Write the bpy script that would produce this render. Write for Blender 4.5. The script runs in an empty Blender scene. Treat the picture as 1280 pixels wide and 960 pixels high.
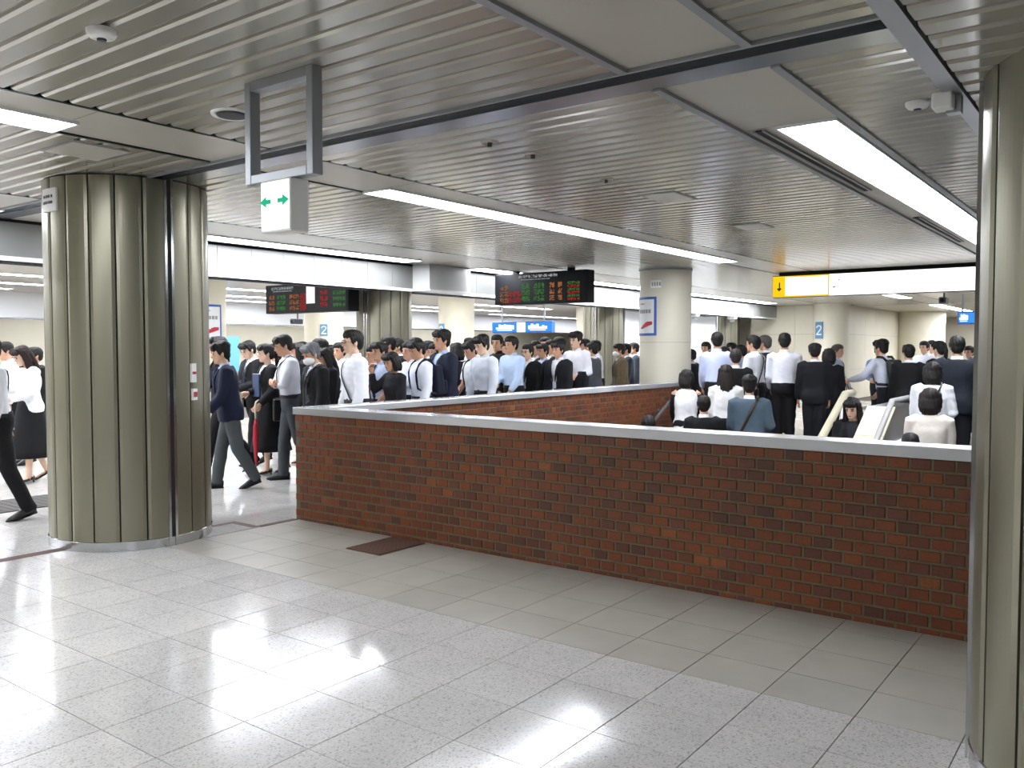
import bpy, bmesh, math, random
import numpy as np
from mathutils import Vector, Matrix, Euler
random.seed(7)
rng = np.random.default_rng(7)
C = bpy.context.scene.collection
R = math.radians

# ------------------------------------------------------------------ camera, world, exposure
CAM_H = 1.52
FPX = 1074.0
YAW, PITCH = R(36.85), R(2.35)
cd = bpy.data.cameras.new('camera')
cd.sensor_width = 36.0
cd.lens = FPX / 1280.0 * 36.0
cd.clip_start = 0.05
cd.clip_end = 200
cam = bpy.data.objects.new('camera', cd)
C.objects.link(cam)
cam.location = (0, 0, CAM_H)
cam.rotation_euler = (R(90) - PITCH, 0, YAW - R(90))
bpy.context.scene.camera = cam

w = bpy.data.worlds.new('station_ambience')
bpy.context.scene.world = w
w.use_nodes = True
w.node_tree.nodes['Background'].inputs[0].default_value = (0.95, 0.98, 1.0, 1)
w.node_tree.nodes['Background'].inputs[1].default_value = 0.22

vs = bpy.context.scene.view_settings
vs.view_transform = 'Standard'
vs.look = 'None'
vs.gamma = 1.0
vs.use_curve_mapping = False
vs.exposure = 1.3
LIGHT = 13.0          # radiance of the fluorescent diffusers

# ------------------------------------------------------------------ camera geometry (only to read positions off the photograph)
FW = np.array([math.cos(YAW)*math.cos(PITCH), math.sin(YAW)*math.cos(PITCH), -math.sin(PITCH)])
RT = np.array([math.sin(YAW), -math.cos(YAW), 0.0])
UP = np.cross(RT, FW)
def ray(x, y): return FW + RT*(x-640)/FPX - UP*(y-480)/FPX
def in_frame(p, m=30):
    q = np.array(p, float) - [0, 0, CAM_H]
    d = q @ FW
    if d < 0.3: return False
    x = 640 + FPX*(q @ RT)/d; y = 480 - FPX*(q @ UP)/d
    return -m < x < 1280+m and -m < y < 960+m

# ------------------------------------------------------------------ materials
def lin(h):
    h = h.lstrip('#')
    o = []
    for i in (0, 2, 4):
        c = int(h[i:i+2], 16)/255
        o.append(c/12.92 if c <= 0.04045 else ((c+0.055)/1.055)**2.4)
    return tuple(o) + (1,)
MATS = {}
def mat(name, col, rough=0.5, metal=0.0, spec=0.5, noise=0.0, nscale=20.0, bump=0.0, bscale=80.0, emit=0.0, stretch=None, coat=0.0, vary=0.0):
    if name in MATS: return MATS[name]
    m = bpy.data.materials.new(name); m.use_nodes = True
    nt = m.node_tree; b = nt.nodes['Principled BSDF']
    c = lin(col) if isinstance(col, str) else tuple(col) + (1,)
    b.inputs['Base Color'].default_value = c
    b.inputs['Roughness'].default_value = rough
    b.inputs['Metallic'].default_value = metal
    b.inputs['Specular IOR Level'].default_value = spec
    if coat:
        b.inputs['Coat Weight'].default_value = coat
        b.inputs['Coat Roughness'].default_value = 0.08
    if emit:
        b.inputs['Emission Color'].default_value = c
        b.inputs['Emission Strength'].default_value = emit
    if noise or bump or vary:
        tc = nt.nodes.new('ShaderNodeNewGeometry')
        mp = nt.nodes.new('ShaderNodeMapping')
        if stretch: mp.inputs['Scale'].default_value = stretch
        nt.links.new(tc.outputs['Position'], mp.inputs['Vector'])
    if noise or vary:
        n = nt.nodes.new('ShaderNodeTexNoise'); n.inputs['Scale'].default_value = nscale
        n.inputs['Detail'].default_value = 5
        nt.links.new(mp.outputs[0], n.inputs['Vector'])
        mr = nt.nodes.new('ShaderNodeMapRange')
        mr.inputs[1].default_value = 0.25; mr.inputs[2].default_value = 0.75
        mr.inputs[3].default_value = 1-noise; mr.inputs[4].default_value = 1+noise
        nt.links.new(n.outputs['Fac'], mr.inputs[0])
        hs = nt.nodes.new('ShaderNodeHueSaturation')
        hs.inputs['Color'].default_value = c
        if vary:
            oi = nt.nodes.new('ShaderNodeObjectInfo')
            m2 = nt.nodes.new('ShaderNodeMapRange')
            m2.inputs[3].default_value = 1-vary; m2.inputs[4].default_value = 1+vary
            nt.links.new(oi.outputs['Random'], m2.inputs[0])
            mu = nt.nodes.new('ShaderNodeMath'); mu.operation = 'MULTIPLY'
            nt.links.new(mr.outputs[0], mu.inputs[0]); nt.links.new(m2.outputs[0], mu.inputs[1])
            nt.links.new(mu.outputs[0], hs.inputs['Value'])
        else:
            nt.links.new(mr.outputs[0], hs.inputs['Value'])
        nt.links.new(hs.outputs[0], b.inputs['Base Color'])
    if bump:
        n2 = nt.nodes.new('ShaderNodeTexNoise'); n2.inputs['Scale'].default_value = bscale
        n2.inputs['Detail'].default_value = 3
        nt.links.new(mp.outputs[0], n2.inputs['Vector'])
        bp = nt.nodes.new('ShaderNodeBump'); bp.inputs['Strength'].default_value = bump
        bp.inputs['Distance'].default_value = 0.01
        nt.links.new(n2.outputs['Fac'], bp.inputs['Height'])
        nt.links.new(bp.outputs[0], b.inputs['Normal'])
    MATS[name] = m
    return m
def emat(name, col, strength):
    if name in MATS: return MATS[name]
    m = bpy.data.materials.new(name); m.use_nodes = True
    nt = m.node_tree; nt.nodes.clear()
    e = nt.nodes.new('ShaderNodeEmission'); o = nt.nodes.new('ShaderNodeOutputMaterial')
    e.inputs[0].default_value = lin(col); e.inputs[1].default_value = strength
    nt.links.new(e.outputs[0], o.inputs[0]); MATS[name] = m
    return m
def granite():
    m = bpy.data.materials.new('granite_tile'); m.use_nodes = True
    nt = m.node_tree; b = nt.nodes['Principled BSDF']
    g = nt.nodes.new('ShaderNodeNewGeometry')
    v = nt.nodes.new('ShaderNodeTexVoronoi'); v.inputs['Scale'].default_value = 150
    v.inputs['Randomness'].default_value = 1
    nt.links.new(g.outputs['Position'], v.inputs['Vector'])
    cr = nt.nodes.new('ShaderNodeValToRGB')
    sep = nt.nodes.new('ShaderNodeSeparateColor')
    nt.links.new(v.outputs['Color'], sep.inputs[0]); nt.links.new(sep.outputs[0], cr.inputs[0])
    cr.color_ramp.interpolation = 'CONSTANT'
    E_ = cr.color_ramp.elements
    E_[0].position = 0; E_[0].color = lin('a8a5a1')
    E_[1].position = 0.07; E_[1].color = lin('b8b6b2')
    for p, c in ((0.16, 'c6c4c0'), (0.5, 'cbc9c6'), (0.85, 'd2d0cd')):
        e = E_.new(p); e.color = lin(c)
    n = nt.nodes.new('ShaderNodeTexNoise'); n.inputs['Scale'].default_value = 3; n.inputs['Detail'].default_value = 6
    nt.links.new(g.outputs['Position'], n.inputs['Vector'])
    oi = nt.nodes.new('ShaderNodeObjectInfo')
    mr = nt.nodes.new('ShaderNodeMapRange'); mr.inputs[3].default_value = 0.93; mr.inputs[4].default_value = 1.02
    nt.links.new(oi.outputs['Random'], mr.inputs[0])
    mr2 = nt.nodes.new('ShaderNodeMapRange'); mr2.inputs[1].default_value = .3; mr2.inputs[2].default_value = .7
    mr2.inputs[3].default_value = 0.92; mr2.inputs[4].default_value = 1.03
    nt.links.new(n.outputs['Fac'], mr2.inputs[0])
    mu = nt.nodes.new('ShaderNodeMath'); mu.operation = 'MULTIPLY'
    nt.links.new(mr.outputs[0], mu.inputs[0]); nt.links.new(mr2.outputs[0], mu.inputs[1])
    hs = nt.nodes.new('ShaderNodeHueSaturation')
    nt.links.new(cr.outputs[0], hs.inputs['Color']); nt.links.new(mu.outputs[0], hs.inputs['Value'])
    nt.links.new(hs.outputs[0], b.inputs['Base Color'])
    n3 = nt.nodes.new('ShaderNodeTexNoise'); n3.inputs['Scale'].default_value = 1.6; n3.inputs['Detail'].default_value = 4
    nt.links.new(g.outputs['Position'], n3.inputs['Vector'])
    mr3 = nt.nodes.new('ShaderNodeMapRange'); mr3.inputs[1].default_value = .3; mr3.inputs[2].default_value = .7
    mr3.inputs[3].default_value = 0.07; mr3.inputs[4].default_value = 0.19
    nt.links.new(n3.outputs['Fac'], mr3.inputs[0]); nt.links.new(mr3.outputs[0], b.inputs['Roughness'])
    b.inputs['Specular IOR Level'].default_value = 0.6
    MATS['granite'] = m
    return m
def brickmat(name, island):
    m = bpy.data.materials.new(name); m.use_nodes = True
    nt = m.node_tree; b = nt.nodes['Principled BSDF']
    if island:
        s = nt.nodes.new('ShaderNodeNewGeometry'); so = s.outputs['Random Per Island']
    else:
        s = nt.nodes.new('ShaderNodeObjectInfo'); so = s.outputs['Random']
    cr = nt.nodes.new('ShaderNodeValToRGB'); E_ = cr.color_ramp.elements
    E_[0].position = 0; E_[0].color = lin('4a2c22')
    E_[1].position = 1; E_[1].color = lin('824b2e')
    for p, c in ((0.08, '573226'), (0.3, '673625'), (0.6, '703a25'), (0.85, '784027'), (0.94, '5f372e')):
        e = E_.new(p); e.color = lin(c)
    nt.links.new(so, cr.inputs[0])
    g = nt.nodes.new('ShaderNodeNewGeometry')
    n = nt.nodes.new('ShaderNodeTexNoise'); n.inputs['Scale'].default_value = 60; n.inputs['Detail'].default_value = 6
    nt.links.new(g.outputs['Position'], n.inputs['Vector'])
    n2 = nt.nodes.new('ShaderNodeTexNoise'); n2.inputs['Scale'].default_value = 1.7; n2.inputs['Detail'].default_value = 5
    nt.links.new(g.outputs['Position'], n2.inputs['Vector'])
    ad = nt.nodes.new('ShaderNodeMath'); ad.operation = 'ADD'
    nt.links.new(n.outputs['Fac'], ad.inputs[0]); nt.links.new(n2.outputs['Fac'], ad.inputs[1])
    mr = nt.nodes.new('ShaderNodeMapRange'); mr.inputs[1].default_value = .6; mr.inputs[2].default_value = 1.4
    mr.inputs[3].default_value = 0.74; mr.inputs[4].default_value = 1.28
    nt.links.new(ad.outputs[0], mr.inputs[0])
    hs = nt.nodes.new('ShaderNodeHueSaturation'); hs.inputs['Saturation'].default_value = 1.08; hs.inputs['Hue'].default_value = 0.507
    nt.links.new(cr.outputs[0], hs.inputs['Color']); nt.links.new(mr.outputs[0], hs.inputs['Value'])
    nt.links.new(hs.outputs[0], b.inputs['Base Color'])
    bp = nt.nodes.new('ShaderNodeBump'); bp.inputs['Strength'].default_value = .4; bp.inputs['Distance'].default_value = .004
    nt.links.new(n.outputs['Fac'], bp.inputs['Height']); nt.links.new(bp.outputs[0], b.inputs['Normal'])
    b.inputs['Roughness'].default_value = 0.6
    MATS[name] = m
    return m
granite(); brickmat('brick_face', False); brickmat('brick_face_far', True)
mat('border_tile', 'a6a399', 0.34, noise=0.07, nscale=5, vary=0.05)
mat('grout', '5d5750', 0.9)
mat('mortar', '685f4a', 0.9, noise=0.2, nscale=25)
mat('coping', 'd6d9de', 0.2, metal=0.6, noise=0.05, nscale=4)
mat('slat', 'b5b2a7', 0.2, metal=0.5, spec=0.3, noise=0.03, nscale=2, vary=0.025)
mat('ceiling_panel', 'c2beb3', 0.35, metal=0.15, noise=0.03, nscale=2)
mat('gap_dark', '2a2a28', 0.8)
mat('frame_metal', '9a9ea2', 0.35, metal=0.35)
mat('rail_dark', '23282e', 0.25, metal=0.5)
mat('silver', 'a2a6ac', 0.22, metal=0.9)
mat('clad', '8d8a78', 0.33, metal=0.7, noise=0.05, nscale=3, stretch=(1, 1, 0.15), bump=0.04, bscale=260, vary=0.03)
mat('clad_dark', '2c2b25', 0.4, metal=0.5)
mat('chrome', 'c4c6c8', 0.14, metal=0.95)
mat('fascia', '80817f', 0.3, noise=0.02, nscale=2)
mat('bulkhead_white', 'c4c5c3', 0.3)
mat('cream', 'd9d3be', 0.5, noise=0.04, nscale=2)
mat('concrete_white', 'cfcab8', 0.55, noise=0.06, nscale=2.5, stretch=(1, 1, 0.4))
mat('white_wall', 'eceef0', 0.4)
mat('plate_white', 'ecece8', 0.4)
mat('black_plastic', '0a0c10', 0.55, spec=0.2)
mat('grey_box', '9a9a9a', 0.5)
emat('diffuser', 'f4f7ff', LIGHT)
emat('sign_white', 'ffffff', 0.7)
emat('sign_yellow', 'ffc21a', 0.5)
emat('sign_blue', '3f8fe0', 0.5)
emat('exit_white', 'f2fff8', 0.9)
emat('exit_green', '2fc090', 0.4)
emat('led_red', 'c83a34', 0.24)
emat('led_green', '5fa857', 0.18)
emat('led_orange', 'cc8452', 0.2)
emat('led_white', 'c8ccd0', 0.22)
mat('poster_blue', '2e5aa8', 0.4)
mat('poster_paper', 'd9dcdc', 0.5)
mat('red_print', 'b02838', 0.5)
mat('grey_print', '8e8f90', 0.5)
mat('dark_print', '303338', 0.5)
mat('blue_plate', '5f8fae', 0.4)
mat('blue_board', '6fb4de', 0.4)
mat('brown_strip', '523a32', 0.6, spec=0.2, noise=0.1, nscale=40)
mat('brown_mat', '5a3f33', 0.9, noise=0.2, nscale=120)
mat('dark_mat', '4a4846', 0.9, noise=0.2, nscale=90)
mat('stair_stone', 'a29e94', 0.5, noise=0.06, nscale=30)
mat('deck_cream', 'd8d2b6', 0.35)
mat('steel', 'b4b6b8', 0.25, metal=0.85)
mat('rubber', '1a1a1c', 0.5)

# ------------------------------------------------------------------ mesh helpers
class MB:
    def __init__(s): s.v = []; s.f = []
    def add(s, V, F):
        o = len(s.v); s.v += [tuple(p) for p in V]; s.f += [tuple(i+o for i in f) for f in F]; return s
    def box(s, x0, x1, y0, y1, z0, z1):
        return s.add([(x0,y0,z0),(x1,y0,z0),(x1,y1,z0),(x0,y1,z0),(x0,y0,z1),(x1,y0,z1),(x1,y1,z1),(x0,y1,z1)],
                     [(0,3,2,1),(4,5,6,7),(0,1,5,4),(1,2,6,5),(2,3,7,6),(3,0,4,7)])
    def prism(s, pts, axis, a, b):
        # polygon pts (2D) extruded along axis ('x','y','z')
        def P(p, t): return {'x': (t, p[0], p[1]), 'y': (p[0], t, p[1]), 'z': (p[0], p[1], t)}[axis]
        n = len(pts)
        V = [P(p, a) for p in pts] + [P(p, b) for p in pts]
        F = [tuple(range(n))[::-1], tuple(range(n, 2*n))] + [(i, (i+1) % n, (i+1) % n+n, i+n) for i in range(n)]
        return s.add(V, F)
    def lathe(s, prof, n=24, cx=0, cy=0):
        V = []; F = []
        for (r, z) in prof:
            for k in range(n):
                a = 2*math.pi*k/n; V.append((cx+r*math.cos(a), cy+r*math.sin(a), z))
        for i in range(len(prof)-1):
            for k in range(n):
                k2 = (k+1) % n; F.append((i*n+k, i*n+k2, (i+1)*n+k2, (i+1)*n+k))
        b0 = len(V); V += V[:n] + V[(len(prof)-1)*n:len(prof)*n]
        F.append(tuple(range(b0, b0+n))[::-1]); F.append(tuple(range(b0+n, b0+2*n)))
        return s.add(V, F)
    def tube(s, pts, rad, n=10, ref=(0, 0, 1), caps=True):
        # rad: list of r or (ra, rb); ra along side vector, rb along the other
        pts = [np.array(p, float) for p in pts]
        if not isinstance(rad, (list, tuple)): rad = [rad]*len(pts)
        V = []; F = []
        m = len(pts)
        for i, p in enumerate(pts):
            t = pts[min(i+1, m-1)] - pts[max(i-1, 0)]
            t = t/(np.linalg.norm(t)+1e-9)
            sd = np.cross(np.array(ref, float), t)
            if np.linalg.norm(sd) < 1e-3: sd = np.cross(np.array((1.0, 0.05, 0)), t)
            sd /= np.linalg.norm(sd); ot = np.cross(t, sd)
            r = rad[i]; ra, rb = r if isinstance(r, (list, tuple)) else (r, r)
            for k in range(n):
                a = 2*math.pi*k/n
                V.append(p + sd*ra*math.cos(a) + ot*rb*math.sin(a))
        for i in range(m-1):
            for k in range(n):
                k2 = (k+1) % n; F.append((i*n+k, i*n+k2, (i+1)*n+k2, (i+1)*n+k))
        if caps:
            F.append(tuple(range(n))[::-1]); F.append(tuple(range((m-1)*n, m*n)))
        return s.add(V, F)
    def ell(s, c, r, n=14, m=9, M=None):
        V = []; F = []
        for i in range(m+1):
            th = math.pi*i/m
            for k in range(n):
                a = 2*math.pi*k/n
                V.append(np.array((r[0]*math.sin(th)*math.cos(a), r[1]*math.sin(th)*math.sin(a), -r[2]*math.cos(th))))
        # collapse poles
        V2 = [V[0]] + V[n:m*n] + [V[-1]]
        F.extend(((0, 1+(k+1) % n, 1+k) for k in range(n)))
        for i in range(m-2):
            for k in range(n):
                F.append((1+i*n+k, 1+i*n+(k+1) % n, 1+(i+1)*n+(k+1) % n, 1+(i+1)*n+k))
        L = len(V2)-1; b = 1+(m-2)*n
        F.extend(((b+k, b+(k+1) % n, L) for k in range(n)))
        if M is not None: V2 = [np.array(M @ Vector(p)) for p in V2]
        return s.add([np.array(c)+p for p in V2], F)
    def mesh(s, name):
        m = bpy.data.meshes.new(name); m.from_pydata([tuple(map(float, p)) for p in s.v], [], s.f); return m
    def build(s, name, material, parent=None, loc=(0, 0, 0), rz=0, smooth=False):
        m = s.mesh(name)
        if smooth: m.polygons.foreach_set('use_smooth', [True]*len(m.polygons))
        return link(name, m, material, parent, loc, rz)
def link(name, m, material, parent=None, loc=(0, 0, 0), rz=0):
    o = bpy.data.objects.new(name, m)
    if material is not None:
        mm = MATS[material] if isinstance(material, str) else material
        if m is not None and len(m.materials) == 0: m.materials.append(mm)
    C.objects.link(o); o.location = loc; o.rotation_euler = (0, 0, rz)
    if parent is not None: o.parent = parent
    return o
def tag(o, label=None, cat=None, group=None, kind=None):
    if label: o['label'] = label
    if cat: o['category'] = cat
    if group: o['group'] = group
    if kind: o['kind'] = kind
    return o
def thing(name, label, cat, loc=(0, 0, 0), rz=0, group=None):
    o = bpy.data.objects.new(name, None); C.objects.link(o); o.location = loc; o.rotation_euler = (0, 0, rz)
    o.empty_display_size = 0.1
    return tag(o, label, cat, group)
def box(name, x0, x1, y0, y1, z0, z1, material, parent=None, **k):
    return MB().box(x0, x1, y0, y1, z0, z1).build(name, material, parent, **k)
def struct(o, label=None):
    return tag(o, label, kind='structure')
def bevel(o, wd=0.004, seg=2):
    b = o.modifiers.new('bevel', 'BEVEL'); b.width = wd; b.segments = seg; b.limit_method = 'ANGLE'
    return o

Z1 = 2.81      # upper ceiling
ZL = 2.48      # lower soffit on the right
WX = 4.95      # front face of the brick parapet
WY = 6.13      # outer corner of the parapet
FY = 9.2       # fascia
# ================================================================== FLOOR
XW0, XW1, YW0, YW1 = 5.15, 11.8, 0.4, 5.93     # stairwell opening
fb = MB()
for a in ((-8, XW0, -8, 27), (XW1, 40, -8, 27), (XW0, XW1, -8, YW0), (XW0, XW1, YW1, 27), (10.0, XW1, YW0, 2.6)):
    fb.box(a[0], a[1], a[2], a[3], -0.25, -0.009)
floor = struct(fb.build('floor', 'grout'))
TX, TY = 0.387, 0.3955
def tile_lattice():
    out = []
    xs = [3.65 - TX*k for k in range(1, 13)]
    ys = [3.73 + TY*(k-14) for k in range(0, 46)]
    for x in xs:
        for y in ys: out.append((x, x+TX, y, y+TY, 'granite'))
    bx = [(3.65, 3.97), (3.97, 4.355), (4.355, 4.74), (4.74, 4.945)]
    for a, b in bx:
        for y in ys:
            if y + TY*0.5 < 6.05: out.append((a, b, y, min(y+TY, 6.08), 'border_tile'))
            else: out.append((a, b, y if y > 6.08 else 6.08, y+TY, 'granite'))
    x = 4.945
    while x < 26:
        y = 6.14
        while y < 16:
            out.append((x, x+TX, y, y+TY, 'granite')); y += TY
        x += TX
    x = 11.8
    while x < 22:
        y = 1.0
        while y < 6.1:
            out.append((x, x+TX, y, y+TY, 'granite')); y += TY
        x += TX
    return out
tl = [t for t in tile_lattice() if t[3]-t[2] > 0.03]
tl.sort(key=lambda t: (not in_frame(((t[0]+t[1])/2, (t[2]+t[3])/2, 0), 60), (t[0]+t[1])**2+(t[2]+t[3])**2))
tm = {}
rest = {}
for i, (a, b, c, d, mm) in enumerate(tl):
    if i < 290:
        k = (round(b-a, 3), round(d-c, 3), mm)
        if k not in tm:
            g = 0.0022
            hx, hy = (b-a)/2-g, (d-c)/2-g
            q = MB().box(-hx, hx, -hy, hy, -.009, 0)
            tm[k] = q.mesh('tile'); tm[k].materials.append(MATS[mm])
        link('tile', tm[k], None, floor, loc=((a+b)/2, (c+d)/2, 0))
    else:
        rest.setdefault(mm, MB()).box(a+.0018, b-.0018, c+.0018, d-.0018, -.009, 0)
for mm, q in rest.items():
    tag(q.build('tile_field', mm, floor), kind='stuff')
# brown inlaid strips round the pillar and mat by the wall
def strip(pts, n):
    q = MB()
    for a in pts: q.box(a[0], a[1], a[2], a[3], -0.004, 0.0012)
    return struct(q.build('trim_%d' % n, 'brown_strip'))
strip([(-1.0, 3.2, 6.55, 6.66)], 1)
strip([(4.2, 4.55, 6.40, 6.47), (4.48, 4.55, 6.11, 6.40), (4.55, 4.94, 6.09, 6.15)], 2)
bm_ = thing('floor_mat', 'brown woven mat on the floor against the brick parapet', 'mat', (4.67, 4.71, 0.001))
q = MB(); q.box(-.25, .25, -.18, .18, 0, .008)
bevel(q.build('pad', 'brown_mat', bm_), .003)
q = MB()
for k in range(12): q.box(-.24+k*.04, -.225+k*.04, -.17, .17, .008, .011)
q.build('rib', 'brown_mat', bm_)
bm_ = thing('floor_mat', 'dark grey mat on the floor left of the big clad pillar', 'mat', (3.4, 8.9, 0.001))
q = MB(); q.box(-.7, .9, -.4, .3, 0, .008); bevel(q.build('pad', 'dark_mat', bm_), .003)
q = MB()
for k in range(20): q.box(-.68+k*.08, -.65+k*.08, -.38, .28, .008, .011)
q.build('rib', 'dark_mat', bm_)

# ================================================================== BRICK PARAPETS
BP, CH = 0.113, 0.07
def brick_mesh(wd, ht, dp):
    e = 0.003
    q = MB()
    # front face at x=0 looking to -x, depth to +x
    a, b = wd/2, ht/2
    q.add([(0,-a+e,-b+e),(0,a-e,-b+e),(0,a-e,b-e),(0,-a+e,b-e),(e,-a,-b),(e,a,-b),(e,a,b),(e,-a,b),(dp,-a,-b),(dp,a,-b),(dp,a,b),(dp,-a,b)],
          [(0,3,2,1),(0,1,5,4),(1,2,6,5),(2,3,7,6),(3,0,4,7),(4,5,9,8),(5,6,10,9),(6,7,11,10),(7,4,8,11)])
    return q
wallf = struct(box('wall_front', WX+.006, WX+.20, -2.0, WY-.006, -2.4, 0.944, 'mortar'))
bm1 = brick_mesh(BP-.013, CH-.013, .03).mesh('brick'); bm1.materials.append(MATS['brick_face'])
cand = []
for r in range(14):
    z = 0.944 - .005 - CH*(r+.5)
    off = (r % 2)*BP/2
    y = WY - BP/2 - off + BP/2*0
    while y > -1.95:
        cand.append((y, z)); y -= BP
vis = [c for c in cand if c[0] > 0.55]
vis.sort(key=lambda c: c[0])
near = set(vis[:300])
q = MB()
bv = brick_mesh(BP-.013, CH-.013, .03)
for (y, z) in cand:
    if z - CH/2 < -0.06: continue
    j = random.uniform(-.0012, .0012)
    if (y, z) in near:
        link('brick', bm1, None, wallf, loc=(WX+j, y+random.uniform(-.0015, .0015), z))
    else:
        q.add([(p[0]+WX+j, p[1]+y, p[2]+z) for p in bv.v], bv.f)
tag(q.build('brick_field', 'brick_face_far', wallf), kind='stuff')
# coping of the front parapet: top with a turned-down lip
q = MB(); q.prism([(WX-.012, .938), (WX-.012, .995), (WX-.008, 1.0), (WX+.21, 1.0), (WX+.215, .995), (WX+.215, .938), (WX+.209, .938), (WX+.209, .944), (WX-.006, .944), (WX-.006, .938)], 'y', -2.0, WY+.012)
q.build('coping', 'coping', wallf)
# left / back parapet running away from the camera
wallb = struct(box('wall_back', WX+.2, 12.32, YW1+.006, WY-.006, -2.4, 0.944, 'mortar'))
q = MB()
for r in range(22):
    z = 0.944 - .005 - CH*(r+.5)
    x = WX + .2 + BP/2 - (r % 2)*BP/2 + .06
    while x < 12.3:
        j = random.uniform(-.001, .001)
        q.add([(x+p[1], YW1+j+p[0], p[2]+z) for p in bv.v], [f[::-1] for f in bv.f])
        if z > 0: q.add([(x+p[1], WY-j-p[0], p[2]+z) for p in bv.v], bv.f)
        x += BP
tag(q.build('brick_field', 'brick_face_far', wallb), kind='stuff')
q = MB(); q.prism([(YW1-.012, .938), (YW1-.012, .995), (YW1-.008, 1.0), (WY+.008, 1.0), (WY+.012, .995), (WY+.012, .938)], 'x', WX+.21, 12.33)
q.build('coping', 'coping', wallb)
struct(box('wall_right', XW0, 12.0, YW0-.15, YW0, -2.4, 0.3, 'stair_stone'))

# ================================================================== STAIRS + ESCALATOR
SL = 0.51; XT = 11.8
def stair_z(X): return 0.0 if X >= XT else -(XT-X)*SL
EXT = 10.0; ESL = 0.577
def esc_z(X): return 0.0 if X >= EXT else -(EXT-X)*ESL
st = thing('stairs', 'broad stone stairway climbing out of the well between the parapets', 'stairs', (XT, 2.65, -2.6))
st['kind'] = 'structure'
run = 0.31; rise = run*SL
for k in range(16):
    box('step', -run*(k+1)-.02, -run*k, 0, YW1-2.65, 2.6-rise*(k+1)-.16, 2.6-rise*(k+1), 'stair_stone', st)
def handrail(name, y, label, r, material, hh=0.9, bar=0.05):
    t = thing(name, label, 'handrail', (XT, y, 0))
    x1 = 5.6
    pts = [(0.35, 0, hh), (0.0, 0, hh), (x1-XT, 0, hh+stair_z(x1))]
    MB().tube(pts, bar, n=10, ref=(0, 1, 0)).build('rail', material, t, smooth=True)
    for k in range(5):
        X = XT - .15 - 1.2*k
        q = MB(); q.tube([(X-XT, 0, stair_z(X)-.02), (X-XT, 0, stair_z(X)+hh-.02)], .02, n=8); q.build('post', 'steel', t, smooth=True)
    return t
handrail('handrail', 3.3, 'beige sloping handrail dividing the stairway', .05, 'deck_cream', .92, .05)
t = thing('handrail', 'dull metal handrail sloping down along the brick parapet inside the stairwell', 'handrail', (XT, 5.8, 0))
MB().tube([(0, 0, .8), (5.6-XT, 0, .8+stair_z(5.6))], .025, n=10, ref=(0, 1, 0)).build('rail', 'steel', t, smooth=True)
for k in range(6):
    X = XT-.3-1.1*k
    MB().tube([(X-XT, 0, stair_z(X)+.79), (X-XT, .12, stair_z(X)+.76)], .012, n=6).build('bracket', 'steel', t)
es = thing('escalator', 'escalator with cream sloping deck and steel side panels beside the stairs', 'escalator', (EXT, 1.85, -2.7))
def sloped(y0, y1, h0, h1, name, material, xa=5.4, flat=0.9, par=es, yb=1.85):
    q = MB()
    P = [(flat, 2.7+h0), (0, 2.7+h0), (xa-EXT, 2.7+h0+esc_z(xa)), (xa-EXT, 2.7+h1+esc_z(xa)), (0, 2.7+h1), (flat, 2.7+h1)]
    q.prism(P, 'y', y0-yb, y1-yb)
    return q.build(name, material, par)
sloped(2.28, 2.55, -.25, .88, 'balustrade', 'steel')
for k in range(9):
    xa = EXT - .02 - k*.5
    q = MB(); q.prism([(xa-EXT, 2.7+.88+esc_z(xa)), (xa-.49-EXT, 2.7+.88+esc_z(xa-.49)), (xa-.49-EXT, 2.7+.9+esc_z(xa-.49)), (xa-EXT, 2.7+.9+esc_z(xa))], 'y', 2.26-1.85, 2.55-1.85)
    q.build('deck_panel', 'deck_cream', es)
sloped(2.255, 2.28, -.25, .50, 'skirt_panel', 'white_wall')
sloped(1.15, 1.40, -.25, .88, 'balustrade', 'steel')
for yy in (2.30, 1.37):
    MB().tube([(.85, yy-1.85, 2.7+.95), (0, yy-1.85, 2.7+.95), (5.4-EXT, yy-1.85, 2.7+.95+esc_z(5.4))], .032, n=8, ref=(0, 1, 0)).build('moving_handrail', 'grey_box', es, smooth=True)
for k in range(11):
    X1 = EXT - .4*k
    box('step', X1-.4-EXT, X1-EXT+.01, 1.42-1.85, 2.25-1.85, 2.7+esc_z(X1-.2)-.3, 2.7+esc_z(X1-.2)+.02, 'steel', es)
struct(box('floor', XW0, XW1, YW0, YW1, -2.75, -2.65, 'stair_stone'))

# ================================================================== CEILING
ceil_ = struct(box('ceiling', -8, 27, .66, FY+.3, Z1+.03, Z1+.15, 'gap_dark'))
PIT = 0.145
XB0, XB1 = 3.56, 3.89      # cross rail between the two slat fields
zones = [(.70, 1.40), (2.04, 4.60), (5.30, 7.70)]
def slat_prof(): return [(-PIT/2+.003, .022), (-PIT/2+.009, .007), (-PIT/2+.026, 0.0), (PIT/2-.026, 0.0), (PIT/2-.009, .007), (PIT/2-.003, .022), (PIT/2-.001, .026), (-PIT/2+.001, .026)]
sm = {}
far = MB()
xs = [XB0 - PIT*(k+.5) for k in range(60)] + [XB1 + PIT*(k+.5) for k in range(158)]
for z0, z1 in zones:
    key = (z0, z1)
    q = MB(); q.prism(slat_prof(), 'y', -(z1-z0)/2, (z1-z0)/2)
    sm[key] = q.mesh('slat'); sm[key].materials.append(MATS['slat'])
    for x in xs:
        if -0.6 < x < 8.0: link('slat', sm[key], None, ceil_, loc=(x, (z0+z1)/2, Z1))
        else: far.add([(x+p[0], p[1]+(z0+z1)/2, p[2]+Z1) for p in q.v], q.f)
tag(far.build('slat_field', 'slat', ceil_), kind='stuff')
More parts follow.
